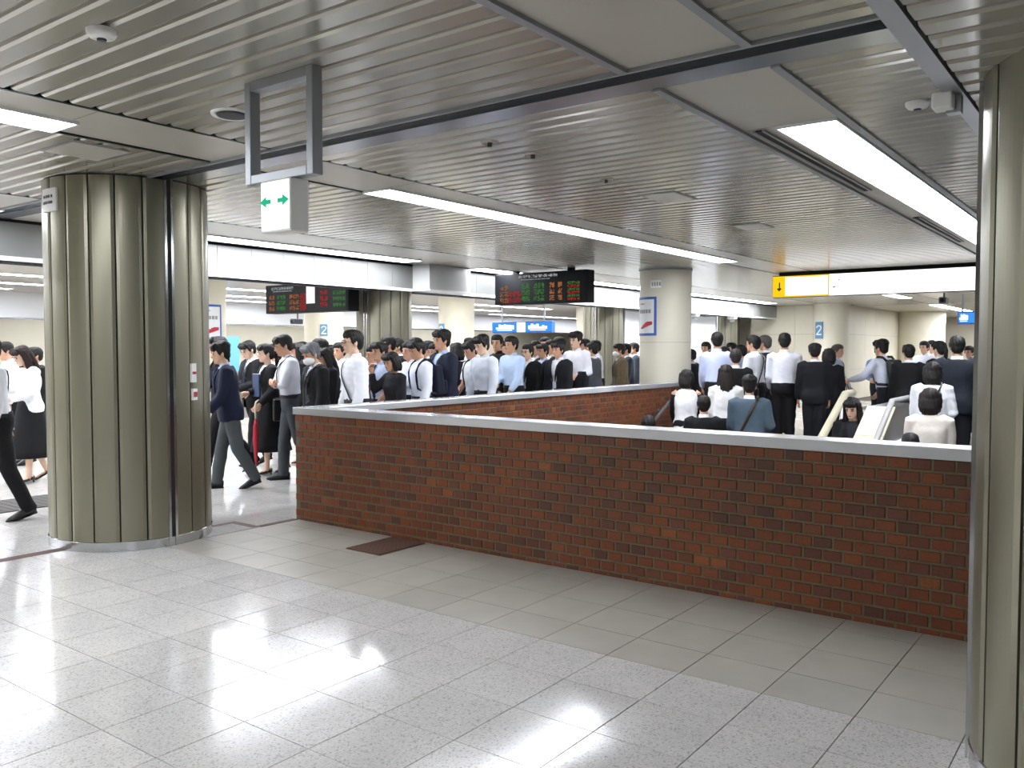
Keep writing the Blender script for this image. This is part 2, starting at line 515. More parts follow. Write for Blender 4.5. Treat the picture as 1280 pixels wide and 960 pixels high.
# flat panel strips that carry the lights
pid = 0
def flat_strip(y0, y1, segs):
    for (a, b) in segs:
        box('panel', a+.004, b-.004, y0, y1, Z1+.006, Z1+.03, 'ceiling_panel', ceil_)
bays = [(-8, -5.4), (-5.4, -2.8), (-2.8, -.2), (-.2, 2.45), (2.45, XB0), (XB1, 4.98), (4.98, 7.4), (7.4, 9.8), (9.8, 12.3), (12.3, 14.6), (14.6, 17), (17, 19.4), (19.4, 21.8), (21.8, 24.2), (24.2, 27)]
flat_strip(1.44, 2.00, bays)
flat_strip(4.64, 5.26, bays)
flat_strip(7.74, FY, bays)
tn = 3
for y in (1.42, 2.02, 4.62, 5.28, 7.72):
    for (a, b) in ((-8, XB0-.01), (XB1+.0, 27)):
        wd_ = .022 if y < 3 else .012
        struct(box('trim_%d' % tn, a, b, y-wd_, y+wd_, Z1-.012 if y < 3 else Z1-.002, Z1+.03, 'frame_metal' if y < 3 else 'rail_dark')); tn += 1
# vents beside the right-hand light
for (a, b) in ((5.0, 7.4), (9.2, 11.6)):
    v = thing('ceiling_vent', 'dark slot vent beside the %s part of the right-hand ceiling light' % ('near' if a < 6 else 'far'), 'vent', (a, 1.92, Z1-.004))
    box('slot', 0, b-a, -.02, .02, 0, .008, 'gap_dark', v)
    q = MB(); q.box(0, b-a, -.035, -.02, -.004, .008); q.box(0, b-a, .02, .035, -.004, .008); q.build('frame', 'frame_metal', v)
# cross rail (direction of the slats), recessed dark channel and silver strip
cr_ = tag(thing('ceiling_rail', 'dark channel and silver strip crossing the ceiling to the clad pillar', 'rail', (3.72, .66, Z1)), kind='structure')
L_ = FY-.66
box('channel', -.16, -.04, 0, L_, .005, .03, 'rail_dark', cr_)
box('near_lip', -.165, -.145, 0, L_, -.012, .03, 'frame_metal', cr_)
box('mid_lip', -.055, -.03, 0, L_, -.02, .03, 'silver', cr_)
box('silver_strip', -.03, .165, 0, L_, -.004, .03, 'silver', cr_)
# step down to the lower soffit on the right
low = struct(box('ceiling', -8, 27, -8, .62, ZL+.03, ZL+.15, 'gap_dark'))
struct(box('trim_%d' % tn, -8, 27, .60, .665, ZL-.005, Z1+.03, 'frame_metal')); tn += 1
q = MB(); q.prism(slat_prof(), 'y', -3.2, 3.2)
sml = q.mesh('slat'); sml.materials.append(MATS['slat'])
far = MB()
for k in range(190):
    x = -2 + PIT*k + .07
    if 1.6 < x < 6: link('slat', sml, None, low, loc=(x, .59-3.2, ZL))
    else: far.add([(x+p[0], p[1]+.59-3.2, p[2]+ZL) for p in q.v], q.f)
tag(far.build('slat_field', 'slat', low), kind='stuff')

# ------------------------------------------------------------------ ceiling lights
def light_unit(x0, x1, y0, y1, label, z=Z1, grp='recessed fluorescent lights'):
    t = thing('ceiling_light', label, 'light', ((x0+x1)/2, (y0+y1)/2, z), group=grp)
    hx, hy = (x1-x0)/2, (y1-y0)/2
    q = MB()
    q.box(-hx, hx, -hy-.012, -hy, -.012, .006); q.box(-hx, hx, hy, hy+.012, -.012, .006)
    q.box(-hx-.012, -hx, -hy-.012, hy+.012, -.012, .006); q.box(hx, hx+.012, -hy-.012, hy+.012, -.012, .006)
    q.build('frame', 'white_wall', t)
    box('diffuser', -hx, hx, -hy, hy, -.008, .004, 'diffuser', t)
    return t
nm = ['nearest', 'second', 'third', 'fourth']
for k in range(3):
    light_unit(4.99+2.4*k, 7.37+2.4*k, 1.47, 1.80, ['nearest length of the wide fluorescent light ending by the right pillar', 'middle length of the wide fluorescent light by the right pillar', 'far length of the wide fluorescent light, cut off by the right pillar'][k])
    light_unit(4.99+2.4*k, 7.37+2.4*k, 4.97, 5.26, ['nearest length of the long fluorescent light over the brick parapet', 'middle length of the long fluorescent light over the brick parapet', 'far length of the long fluorescent light, pointing at the yellow sign'][k])
light_unit(.1, 2.48, 4.97, 5.26, 'bright fluorescent light at the left edge above the clad pillar')
light_unit(-2.4, .08, 4.97, 5.26, 'fluorescent light outside the left edge of the view, in line with the left light')
light_unit(-2.4, .08, 1.47, 1.80, 'added unseen fluorescent light behind the spot the view is taken from, brightening the foreground')  # added out of view to brighten the foreground
light_unit(-4.8, -2.42, 1.47, 1.80, 'second fluorescent light behind the spot the view is taken from')
light_unit(-4.8, -2.42, 4.97, 5.26, 'fluorescent light far outside the left edge, in line with the left light')
light_unit(4.6, 6.9, 8.62, 8.98, 'thin fluorescent light along the white fascia, length beside the clad pillar')
light_unit(6.92, 9.3, 8.62, 8.98, 'thin fluorescent light along the white fascia, right-hand length')
light_unit(1.2, 3.6, 8.62, 8.98, 'fluorescent light along the fascia left of the clad pillar')
light_unit(10.75, 13.0, 8.62, 8.98, 'short fluorescent light left of the hanging departure board')
light_unit(13.6, 17.4, 8.62, 8.98, 'fluorescent light between the departure board and the white pillar')
light_unit(18.2, 24.0, 8.62, 8.98, 'fluorescent light right of the white pillar over the bright doorway')
light_unit(16.5, 23.5, 4.97, 5.26, 'far fluorescent light behind the yellow sign')
light_unit(17.0, 24.0, 1.47, 1.80, 'far fluorescent light beneath the yellow sign at right')
for k in range(1): light_unit(-5.5+4*k, -3.1+4*k, -4.2, -3.9, 'fluorescent light set in the lower soffit behind the spot the view is taken from', z=ZL, grp='soffit lights behind the right pillar')

# ------------------------------------------------------------------ small ceiling fittings
def on_ceiling(x, y, z=Z1):
    r = ray(x, y); t = (z-CAM_H)/r[2]; return (r[0]*t, r[1]*t, z)
def detector(px, py, label, r=.06):
    t = thing('smoke_detector', label, 'detector', on_ceiling(px, py))
    MB().lathe([(r*.5, -.035), (r*.8, -.03), (r, -.012), (r, 0.002)], 20).build('housing', 'plate_white', t, smooth=True)
    MB().lathe([(r*.3, -.042), (r*.32, -.034)], 14).build('sensor', 'dark_print', t)
detector(127, 38, 'round white smoke detector on the slats at upper left')
detector(1147, 128, 'round white smoke detector on the slats near the right pillar')
t = thing('ceiling_speaker', 'round ceiling speaker beside the hanging metal frame', 'speaker', on_ceiling(290, 142))
q = MB(); q.lathe([(.085, -.004), (.085, -.006), (.11, -.012), (.115, .004)], 28).build('rim', 'plate_white', t, smooth=True)
MB().lathe([(.078, -.016), (.084, -.006)], 28).build('grille', 'dark_print', t)
def ringfit(px, py, label, r=.055):
    t = thing('sprinkler', label, 'sprinkler', on_ceiling(px, py))
    MB().lathe([(r*.75, -.004), (r, -.012), (r*1.05, .002)], 20).build('cover_plate', 'slat', t, smooth=True)
    MB().lathe([(r*.25, -.03), (r*.3, -.004)], 12).build('head', 'dark_print', t)
ringfit(612, 178, 'left one of two round sprinkler plates above the brick parapet')
ringfit(666, 193, 'right one of two round sprinkler plates above the brick parapet')
ringfit(758, 224, 'small dark sprinkler between the plates and the square hatch', .05)
def hatch(px, py, label, a=.3, b=.3):
    t = thing('ceiling_hatch', label, 'hatch', on_ceiling(px, py))
    box('lid', -a/2, a/2, -b/2, b/2, -.010, .004, 'ceiling_panel' if px < 300 else 'plate_white', t)
    q = MB(); q.box(-a/2-.012, a/2+.012, -b/2-.012, b/2+.012, -.004, .003); q.build('frame', 'frame_metal', t)
hatch(836, 246, 'pale square hatch in the ceiling above the middle of the parapet', .42, .30)
hatch(941, 283, 'pale square hatch in the ceiling left of the right-hand light', .42, .30)
hatch(108, 188, 'square access hatch in the slats above the big clad pillar', .36, .42)

# ================================================================== PILLARS
NP = 20
def clad_pillar(cx, cy, r, z1, label, rails=(), phase=0.0, npan=NP):
    t = thing('pillar', label, 'pillar', (cx, cy, 0))
    MB().lathe([(r-.03, 0.0), (r-.03, z1)], 48).build('core', 'clad_dark', t, smooth=True)
    da = 2*math.pi/npan
    # one convex panel
    q = MB(); n = 8; half = da/2 - .006/r
    pts = []
    for i in range(n+1):
        a = -half + 2*half*i/n
        e = abs(2*i/n-1)
        rr = r + .0015*(1-e**2) - (.006 if e > .99 else 0)
        pts.append((rr*math.cos(a), rr*math.sin(a)))
    for i in range(n, -1, -1):
        a = -half + 2*half*i/n; pts.append(((r-.028)*math.cos(a), (r-.028)*math.sin(a)))
    q.prism(pts, 'z', .075, z1-.012)
    m = q.mesh('cladding_panel'); m.materials.append(MATS['clad'])
    for k in range(npan):
        a = phase + da*k
        link('cladding_panel', m, None, t, rz=a)
    MB().lathe([(r-.028, .0), (r+.006, 0), (r+.006, .07), (r-.002, .075), (r-.028, .075)], 64).build('base_ring', 'chrome', t, smooth=False)
    MB().lathe([(r-.05, z1-.012), (r-.012, z1-.012), (r-.012, z1)], 48).build('top_ring', 'gap_dark', t)
    for a in rails:
        g = MB()
        x0 = r-.03
        g.box(x0, r+.012, -.036, -.016, 0.0, z1-.005); g.box(x0, r+.012, .016, .036, 0.0, z1-.005)
        o = g.build('shutter_guide', 'chrome', t, rz=a)
        box('slot', x0, r-.002, -.016, .016, 0.0, z1-.005, 'gap_dark', o)
    return t
lx, ly = 3.717, 6.652
lp = clad_pillar(lx, ly, .606, Z1, 'large round pillar clad in olive-bronze metal panels standing at left', rails=(R(-91.5),), phase=R(-82.5))
rp = clad_pillar(3.647, -.073, .606, ZL+.02, 'near round pillar clad in grey-green metal panels cut off by the right edge', rails=(R(98),), phase=R(2))
# small plates on the left pillar (sign near the top, switch plates on the right flank)
def on_pillar(name, label, cat, cx, cy, r, px, z, wd, ht, material, marks=()):
    # angle where the view ray through px meets the pillar
    rr = ray(px, 440); u = np.array([rr[0], rr[1]])/math.hypot(rr[0], rr[1])
    c = np.array([cx, cy]); b = u@c; disc = r*r-(c@c-b*b)
    tt = b-math.sqrt(max(disc, 0)); p = u*tt
    a = math.atan2(p[1]-cy, p[0]-cx)
    t = thing(name, label, cat, (cx, cy, z), a)
    n = 6; th = .012
    q = MB(); pts = []
    for i in range(n+1):
        b_ = (-.5+i/n)*wd/r; pts.append(((r+th)*math.cos(b_), (r+th)*math.sin(b_)))
    for i in range(n, -1, -1):
        b_ = (-.5+i/n)*wd/r; pts.append(((r-.01)*math.cos(b_), (r-.01)*math.sin(b_)))
    q.prism(pts, 'z', -ht/2, ht/2); q.build('plate', material, t)
    for (y0, y1, z0, z1, mm) in marks:
        q = MB(); pts = []
        n2 = 4
        for i in range(n2+1):
            b_ = (y0+(y1-y0)*i/n2)/r; pts.append(((r+th+.003)*math.cos(b_), (r+th+.003)*math.sin(b_)))
        for i in range(n2, -1, -1):
            b_ = (y0+(y1-y0)*i/n2)/r; pts.append(((r+th-.002)*math.cos(b_), (r+th-.002)*math.sin(b_)))
        q.prism(pts, 'z', z0, z1); q.build('marking', mm, t)
    return t
mk = [(random.uniform(-.08, -.06)+.035*k, -.045+.035*k, zz, zz+.02, 'dark_print') for k in range(4) for zz in (.015, -.03)]
on_pillar('pillar_plate', 'small white lettered plate high on the left side of the clad pillar', 'sign', lx, ly, .61, 66, 2.63, .20, .17, 'plate_white', mk)
on_pillar('switch_plate', 'upper small white switch plate on the clad pillar', 'switch plate', lx, ly, .61, 241, 1.33, .05, .15, 'plate_white', [(-.02, .02, -.01, .01, 'red_print')])
on_pillar('switch_plate', 'lower small plate with red button on the clad pillar', 'switch plate', lx, ly, .61, 242, 1.16, .05, .09, 'plate_white', [(-.02, .02, -.02, .02, 'red_print')])
# bracket at the top of the right pillar
t = thing('pillar_bracket', 'small white bracket box at the top of the right pillar', 'bracket', (3.62, .66, ZL-.03))
bevel(box('box', -.06, .02, -.03, .04, -.03, .03, 'plate_white', t), .006)
box('backplate', .0, .05, -.05, .0, -.04, .05, 'frame_metal', t)

# bare white pillar at the end of the back parapet
wpx, wpy, wpr = 12.78, 6.44, .415
t = thing('pillar', 'bare cream pillar with a blue-framed poster at the end of the back parapet', 'pillar', (wpx, wpy, 0))
MB().lathe([(wpr, 0), (wpr, 1.62)], 48).build('lower_shaft', 'concrete_white', t, smooth=False)
MB().lathe([(wpr-.004, 1.62), (wpr-.004, 1.626)], 48).build('joint', 'grey_print', t)
MB().lathe([(wpr, 1.626), (wpr, Z1-.03)], 48).build('upper_shaft', 'concrete_white', t)
MB().lathe([(wpr+.02, Z1-.03), (wpr+.02, Z1)], 48).build('collar', 'frame_metal', t)
for o in t.children:
    o.data.polygons.foreach_set('use_smooth', [len(p.vertices) == 4 for p in o.data.polygons])
def poster(cx, cy, r, px, z, label):
    on_pillar('poster', label, 'poster', cx, cy, r, px, z, .46, .62, 'poster_blue',
              [(-.19, .19, -.27, .27, 'poster_paper')])
    t = [o for o in C.objects if o.name.startswith('poster')][-1]
    def mk(y0, y1, z0, z1, mm):
        q = MB(); pts = [((r+.017)*math.cos(b), (r+.017)*math.sin(b)) for b in np.linspace(y0/r, y1/r, 5)] + [((r+.012)*math.cos(b), (r+.012)*math.sin(b)) for b in np.linspace(y1/r, y0/r, 5)]
        q.prism(pts, 'z', z0, z1); q.build('print', mm, t)
    for k in range(5): mk(-.15+k*.06, -.105+k*.06, .05, .11, 'grey_print')
    for k in range(9): mk(-.09+.018*k-.02*(k % 2), -.03+.024*k, -.20+.0*k+.008*k, -.19+.012*k+.01, 'red_print')
    mk(-.12, .0, .19, .21, 'grey_print')
poster(wpx, wpy, wpr, 806, 2.04, 'blue-framed poster with a red picture wrapped on the cream pillar by the parapet')
on_pillar('pillar_plate', 'small grey lettered plate near the top of the cream pillar by the parapet', 'sign', wpx, wpy, wpr, 819, 2.55, .17, .12, 'plate_white', [(-.06+.04*k, -.035+.04*k, -.03, .03, 'grey_print') for k in range(4)])
# pillars behind the fascia, clad, with shutter guides
for k, (cx, cy) in enumerate(((9.62, 9.72), (16.35, 9.75), (22.9, 9.8))):
    clad_pillar(cx, cy, .43, 2.44, ['clad pillar under the white fascia behind the crowd, left of the blue sign', 'clad pillar under the white fascia just left of the cream pillar', 'clad pillar in the bright doorway right of the cream pillar'][k], rails=(R(185),), phase=R(3), npan=16)
# cream pillars further back
def cream_pillar(cx, cy, r, label, z1=Z1):
    t = thing('pillar', label, 'pillar', (cx, cy, 0))
    MB().lathe([(r, 0), (r, 2.42)], 40).build('shaft', 'cream', t)
    MB().lathe([(r+.015, 2.42), (r+.015, z1)], 40).build('capital', 'cream', t)
    MB().lathe([(r+.02, 0), (r+.02, .1)], 40).build('base', 'frame_metal', t)
    for o in t.children: o.data.polygons.foreach_set('use_smooth', [len(p.vertices) == 4 for p in o.data.polygons])
    return t
cream_pillar(8.9, 13.6, .45, 'cream pillar with poster seen right behind the big clad pillar')
poster(8.9, 13.6, .45, 263, 1.98, 'blue-framed poster on the cream pillar beside the big clad pillar')
cream_pillar(15.9, 13.6, .43, 'cream pillar with a blue number plate in the crowd background')
cream_pillar(22.6, 13.9, .45, 'cream pillar behind the crowd, left of the second clad pillar')
def stroke2(mb, pts, wd, z, s, o):
    for i in range(len(pts)-1):
        a, b = np.array(pts[i])*s, np.array(pts[i+1])*s
        d = (b-a)/np.linalg.norm(b-a); n = np.array([-d[1], d[0]])*wd*s/2
        a = a-d*wd*s*.3; b = b+d*wd*s*.3
        P = [a+n, b+n, b-n, a-n]
        mb.prism([(p[0]+o[0], p[1]+o[1]) for p in P], 'x', z-.004, z)
def number_plate(c, r0, px, z, label, digit=True, wd=.26, ht=.48):
    r = ray(px, 430); u = np.array([r[0], r[1]])/math.hypot(r[0], r[1]); c = np.array(c)
    b = u@c; p = u*(b-math.sqrt(max(0, r0*r0-(c@c-b*b))))
    a = math.atan2(p[1]-c[1], p[0]-c[0]); p = c+(r0+.012)*np.array([math.cos(a), math.sin(a)])
    t = thing('number_plate', label, 'sign', (p[0], p[1], z), a)
    bevel(box('plate', -.01, .01, -wd/2, wd/2, -ht/2, ht/2, 'blue_plate', t), .004)
    q = MB()
    # the digit 2 (mirrored in y because the plate looks along +x)
    stroke2(q, [(-.28, .3), (-.2, .42), (0, .48), (.2, .42), (.28, .28), (.2, .1), (-.28, -.45), (.3, -.45)] if digit else [(0, .45), (0, -.45)], .13, .014, wd*1.05, (0, 0))
    q.build('digit', 'plate_white', t)
    return t
# ================================================================== FASCIA BEHIND THE QUEUE + SPACE BEYOND
fa = struct(box('wall_fascia', -8, 27, FY+.03, FY+.35, 2.44, Z1+.1, 'gap_dark'))
pm = MB().box(-.2475, .2475, 0, .035, 0, Z1-2.44-.03).mesh('panel'); pm.materials.append(MATS['fascia'])
x = 6.28-.5*20
while x < 26.5:
    link('panel', pm, None, fa, loc=(x+.25, FY, 2.445)); x += .5
box('track', -8, 27, FY+.02, FY+.30, 2.415, 2.44, 'rail_dark', fa)
box('track_lip', -8, 27, FY-.005, FY+.02, 2.40, 2.445, 'white_wall', fa)
box('track_lip', -8, 27, FY+.30, FY+.33, 2.39, 2.44, 'silver', fa)
# curved bulkhead on the fascia
bk = thing('bulkhead', 'white curved bulkhead bulging from the fascia right of the clad pillar', 'bulkhead', (9.72, FY, 2.41))
pts = [(0, -.002), (.06, -.30), (.36, -.32)]
for k in range(9):
    a = R(-90 + 11.25*k); pts.append((.9 + .3*math.cos(a), -.02 + .3*math.sin(a)))
pts.append((1.2, -.002))
MB().prism(pts, 'z', .02, .40).build('shell', 'bulkhead_white', bk)
q = MB(); q.prism([(p[0], p[1]-.012 if p[1] < -.1 else p[1]) for p in pts], 'z', 0, .02); q.build('bottom_lip', 'white_wall', bk)
# ceiling beyond
cb = struct(box('ceiling', -8, 40, FY+.35, 27, 2.76, 2.9, 'ceiling_panel'))
struct(box('ceiling', 27, 40, -8, FY+.35, Z1, 2.95, 'ceiling_panel'))
def ll(x0, x1, y, label): return light_unit(x0, x1, y-.14, y+.14, label, z=2.755, grp='lights in the hall behind the fascia')
ROWS = [(10.7, 'first, added'), (12.4, 'second'), (15.2, 'third'), (17.2, 'fourth'), (18.9, 'fifth'), (21.8, 'sixth'), (24.2, 'last, added')]
for (y, nm_) in ROWS:  # first, third and last rows are added to brighten the hall
    for (a, b, w_) in ((-6, 1.5, 'far left end'), (3.0, 8.0, 'left part'), (10.3, 15.3, 'middle part'), (17.2, 22.2, 'right part'), (24, 34, 'far right end')):
        if a > 23 and y < 17.5: continue
        ll(a, b, y, 'ceiling light in the %s row of the hall behind the fascia, %s' % (nm_, w_))
for k, y in enumerate((1.6, 3.4, 5.2)):  # extra lights added to brighten the dark far end
    light_unit(27.5, 38.5, y-.16, y+.16, ['right', 'middle', 'left'][k] + ' long added ceiling light brightening the far end beyond the stairs', z=Z1-.002, grp='added lights beyond the stairs')
f2 = struct(box('wall_far_beam', -8, 40, 20.0, 20.4, 2.2, 2.76, 'white_wall'))
box('lip', -8, 40, 19.97, 20.43, 2.17, 2.2, 'silver', f2)
f3 = struct(box('wall_near_beam', 7.6, 9.6, 14.05, 14.4, 2.35, 2.76, 'cream'))
wfar = struct(MB().box(-8, 40, 26, 26.3, 0, 2.76).build('wall_far', 'cream'))
box('dado', -8, 40, 25.97, 26.0, 0, .12, 'frame_metal', wfar)
struct(box('wall_left', -8.3, -8, -8, 27, 0, 2.9, 'cream'))
struct(box('wall_behind', -8, 40, -8.3, -8, 0, 2.9, 'cream'))
struct(box('wall_end', 40, 40.3, -8, 27, 0, 2.9, 'cream'))
# cream walls at right, beyond the stairs: panels with joints
def panel_wall(name, x0, y0, x1, y1, z1, pw=1.2):
    L = math.hypot(x1-x0, y1-y0); a = math.atan2(y1-y0, x1-x0)
    t = tag(thing(name, None, None, (x0, y0, 0), a), kind='structure')
    box('backing', 0, L, .03, .15, 0, z1, 'grey_print', t)
    n = max(1, round(L/pw)); wd_ = L/n
    for k in range(n):
        for (za, zb) in ((0.0, .9), (.9, 1.95), (1.95, z1)):
            box('panel', k*wd_+.004, (k+1)*wd_-.004, 0, .03, za+.004, zb-.004, 'cream', t)
    return t
panel_wall('wall_cream', 25.6, 10.0, 25.6, 7.3, Z1)
panel_wall('wall_cream', 25.65, 7.3, 37.0, 7.3, Z1)
cream_pillar(25.5, 7.55, .5, 'cream pillar with the blue number plate beyond the stairs')
number_plate((25.5, 7.55), .5, 1024, 2.05, 'blue plate with a white 2 on the cream pillar beyond the stairs')
cream_pillar(33.0, 6.7, .8, 'broad cream pillar between the stairs and the right blue sign')
_r = ray(405, 430); _c = (_r[0]*17.9, _r[1]*17.9)
cream_pillar(_c[0], _c[1], .4, 'cream pillar with a blue number plate behind the grey-haired masked man', z1=2.76)
number_plate(_c, .4, 405, 1.9, 'blue number plate far behind the crowd, right of the grey-haired man', wd=.15, ht=.24)
number_plate((15.9, 13.6), .43, 552.5, 1.95, 'blue number plate on a cream pillar behind the crowd, above the navy suit', wd=.2, ht=.34)
# bright white partition at the doorway right and left of the cream pillar
wp = thing('partition', 'bright white partition panel right of the cream pillar', 'partition', (19.2, 9.5, 0))
box('sheet', 0, 2.6, 0, .06, .05, 2.36, 'white_wall', wp); q = MB(); q.box(-.04, 0, -.02, .08, 0, 2.4); q.box(2.6, 2.64, -.02, .08, 0, 2.4); q.build('frame', 'frame_metal', wp)
wp = thing('partition', 'white partition panel left of the cream pillar', 'partition', (16.85, 9.5, 0))
box('sheet', 0, 1.3, 0, .06, .05, 2.36, 'white_wall', wp); q = MB(); q.box(-.04, 0, -.02, .08, 0, 2.4); q.box(1.3, 1.34, -.02, .08, 0, 2.4); q.build('frame', 'frame_metal', wp)
struct(box('wall_dark_niche', 23.5, 24.6, 9.95, 10.1, 0, 2.42, 'clad_dark'))
t = thing('notice_board', 'light blue notice board on the far wall behind the crowd', 'board', (13.4, 20.0, 0))
box('board', -.9, .9, 0, .05, .9, 1.85, 'blue_board', t)
q = MB(); q.box(-.3, .35, -.01, 0, 1.62, 1.70); q.build('heading', 'plate_white', t)
for s_ in (-.85, .85): MB().tube([(s_, .02, 0), (s_, .02, .92)], .02, n=8).build('leg', 'frame_metal', t)
t = thing('exit_light', 'small pale green exit light above the blue notice board', 'exit light', (13.3, 20.3, 2.1))
bevel(box('housing', -.2, .2, 0, .08, -.13, .13, 'plate_white', t), .01); box('face', -.17, .17, -.006, 0, -.1, .1, 'exit_white', t)

# ================================================================== SIGNS AND BOARDS
# exit sign under a hanging frame
ex = on_ceiling(305, 105)
Yf1 = ex[1]; Xf = ex[0]
Yf0 = Xf*(ray(390, 84)[1]/ray(390, 84)[0])
rb = ray(308, 232); zb = CAM_H + rb[2]*Xf/rb[0]
fr = thing('sign_frame', 'rectangular grey metal frame hanging from the slatted ceiling at upper left', 'frame', (Xf, (Yf0+Yf1)/2, zb))
hw = (Yf1-Yf0)/2; hh = Z1-zb
q = .045
for s_ in (-1, 1):
    bevel(box('upright', 0, .06, s_*hw-(q if s_ > 0 else 0), s_*hw+(0 if s_ > 0 else q), 0, hh, 'frame_metal', fr), .004)
bevel(box('top_bar', 0, .06, -hw+q, hw-q, hh-q, hh, 'frame_metal', fr), .004)
bevel(box('bottom_bar', 0, .06, -hw+q, hw-q, 0, q, 'frame_metal', fr), .004)
ra = ray(330, 230); rc = ray(368, 288)
ya = Xf*ra[1]/ra[0]; yb_ = Xf*rc[1]/rc[0]; zt = zb; zl = CAM_H + rc[2]*Xf/rc[0]
sg = thing('exit_sign', 'white lit exit sign box with green arrows under the hanging frame', 'exit sign', (Xf, (ya+yb_)/2, zl))
w2 = (ya-yb_)/2; h2 = zt-zl
bevel(box('housing', -.02, .09, -w2, w2, 0, h2, 'plate_white', sg), .008)
box('face', -.026, -.02, -w2+.012, w2-.012, .012, h2-.012, 'exit_white', sg)
for s_ in (-1, 1):
    q = MB(); c0 = s_*w2*.55
    q.prism([(c0+s_*.045, h2*.58), (c0, h2*.58+.025), (c0, h2*.58+.01), (c0-s_*.035, h2*.58+.01), (c0-s_*.035, h2*.58-.01), (c0, h2*.58-.01), (c0, h2*.58-.025)], 'x', -.029, -.026)
    q.build('arrow', 'exit_green', sg)
box('hanger', .01, .05, -.03, .03, h2-.001, h2+.004, 'frame_metal', sg)

def board(name, label, X, y0, y1, z0, z1, blocks, title, z_ceiling, clock=None):
    t = thing(name, label, 'departure board', (X, (y0+y1)/2, z0))
    hw = (y1-y0)/2; H = z1-z0
    bevel(box('case', 0, .22, -hw, hw, 0, H, 'black_plastic', t), .01)
    q = MB(); q.box(-.006, 0, -hw+.03, hw-.03, .03, H-.03); q.build('screen', 'black_plastic', t)
    # text cells: fraction along width from the left (the left end is +y), rows, as small dot-matrix characters
    r_ = random.Random(3)
    for (u0, u1, v0, v1, mm, nch) in blocks:
        q = MB(); cw = (u1-u0)/nch
        for k in range(nch):
            for a in range(4):
                for b in range(5):
                    if r_.random() < .62:
                        ua = u0+cw*(k+.08+.84*a/4); ub = u0+cw*(k+.08+.84*(a+.9)/4)
                        va = v0+(v1-v0)*b/5; vb = v0+(v1-v0)*(b+.9)/5
                        q.box(-.010, -.006, hw-ub*2*hw, hw-ua*2*hw, va*H, vb*H)
        tag(q.build('led_text', mm, t), kind='stuff')
    if clock:
        u0, u1, v0, v1 = clock
        box('notice', -.012, -.006, hw-u1*2*hw, hw-u0*2*hw, v0*H, v1*H, 'plate_white', t)
    for s_ in (-.6, .6):
        if z_ceiling-z1 > .005: box('hanger', .07, .15, s_*hw-.05, s_*hw+.05, H, z_ceiling-z0, 'black_plastic', t)
    return t
rows = [(.50, .66), (.30, .46), (.10, .26)]
bl = [(.27, .70, .84, .93, 'led_white', 8), (.30, .62, .77, .80, 'led_white', 14)]
for i, (a, b) in enumerate(rows):
    bl.append((.06, .16, a-.03, b-.03, 'led_orange', 2))
    if i: bl.append((.15, .31, a-.03, b-.03, 'led_red', 3))
    bl += [(.31, .40, a, b, 'led_green', 2), (.44, .56, a, b, 'led_green', 3), (.61, .67, a, b, 'led_orange', 1), (.70, .75, a, b, 'led_orange', 1), (.80, .93, (a+b)/2, b, 'led_green', 3), (.80, .93, a-.02, (a+b)/2-.02, 'led_red', 4)]
board('departure_board', 'black hanging departure board with red and green text over the crowd', 11.5, 7.15, 8.98, 2.25, 2.765, bl, None, Z1)
bl = [(.08, .36, .82, .92, 'led_white', 9), (.10, .34, .75, .79, 'led_white', 16)]
for i, (a, b) in enumerate([(.50, .64), (.30, .44), (.10, .24)]):
    bl += [(.05, .12, a, b, 'led_orange', 2), (.15, .26, a, b, 'led_green', 3), (.31, .43, a, b, 'led_orange', 3), (.44, .52, a-.02, b+.02, 'led_red', 3), (.68, .77, a+.08, b+.08, 'led_red', 2), (.83, .97, a+.06, b+.04, 'led_green', 4)]
board('departure_board', 'dim departure board half hidden by the fascia at left of the clad pillar', 8.73, 9.56, 11.5, 2.08, 2.53, bl, None, 2.76, clock=(.52, .62, .3, .92))
# big yellow and white guide sign
gs = thing('guide_sign', 'long lit yellow and white guide sign hanging over the stairs', 'sign', (14.5, 3.55, 2.385))
hw = 1.74; H = .375
bevel(box('case', 0, .2, -hw, hw, 0, H, 'rail_dark', gs), .008)
box('top_bar', -.02, .2, -hw-.0, hw-.12, H, H+.05, 'black_plastic', gs)
box('yellow_panel', -.008, 0, hw-.95, hw-.01, .012, H-.012, 'sign_yellow', gs)
box('painted_overexposure', -.010, -.008, hw-.93, hw-.22, .035, H-.035, 'sign_white', gs)  # white inset paints the overexposed centre of the yellow panel
box('white_panel', -.008, 0, -hw+.22, hw-.955, .012, H-.012, 'sign_white', gs)
pl = box('pictogram', -.008, 0, -hw+.01, -hw+.2, .05, H-.03, 'grey_print', gs)
q = MB(); q.box(-.012, -.008, -hw+.075, -hw+.135, .08, .24); q.box(-.012, -.008, -hw+.085, -hw+.125, .25, .30); q.build('figure', 'red_print', pl)
q = MB()
q.prism([(hw-.16, .15), (hw-.12, .11), (hw-.08, .15), (hw-.10, .17), (hw-.115, .155), (hw-.115, .26), (hw-.135, .26), (hw-.135, .155), (hw-.145, .17)], 'x', -.014, -.01)
q.build('arrow', 'dark_print', gs)
q = MB(); q.prism([(hw-1.07, .17), (hw-1.03, .13), (hw-1.0, .17), (hw-1.03, .16)], 'x', -.012, -.008); q.box(-.012, -.008, hw-1.12, hw-1.10, .25, .27); q.build('mark', 'grey_print', gs)
for s_ in (-1.1, 0, 1.1): box('hanger', .06, .12, s_-.03, s_+.03, H, Z1-2.385, 'frame_metal', gs)
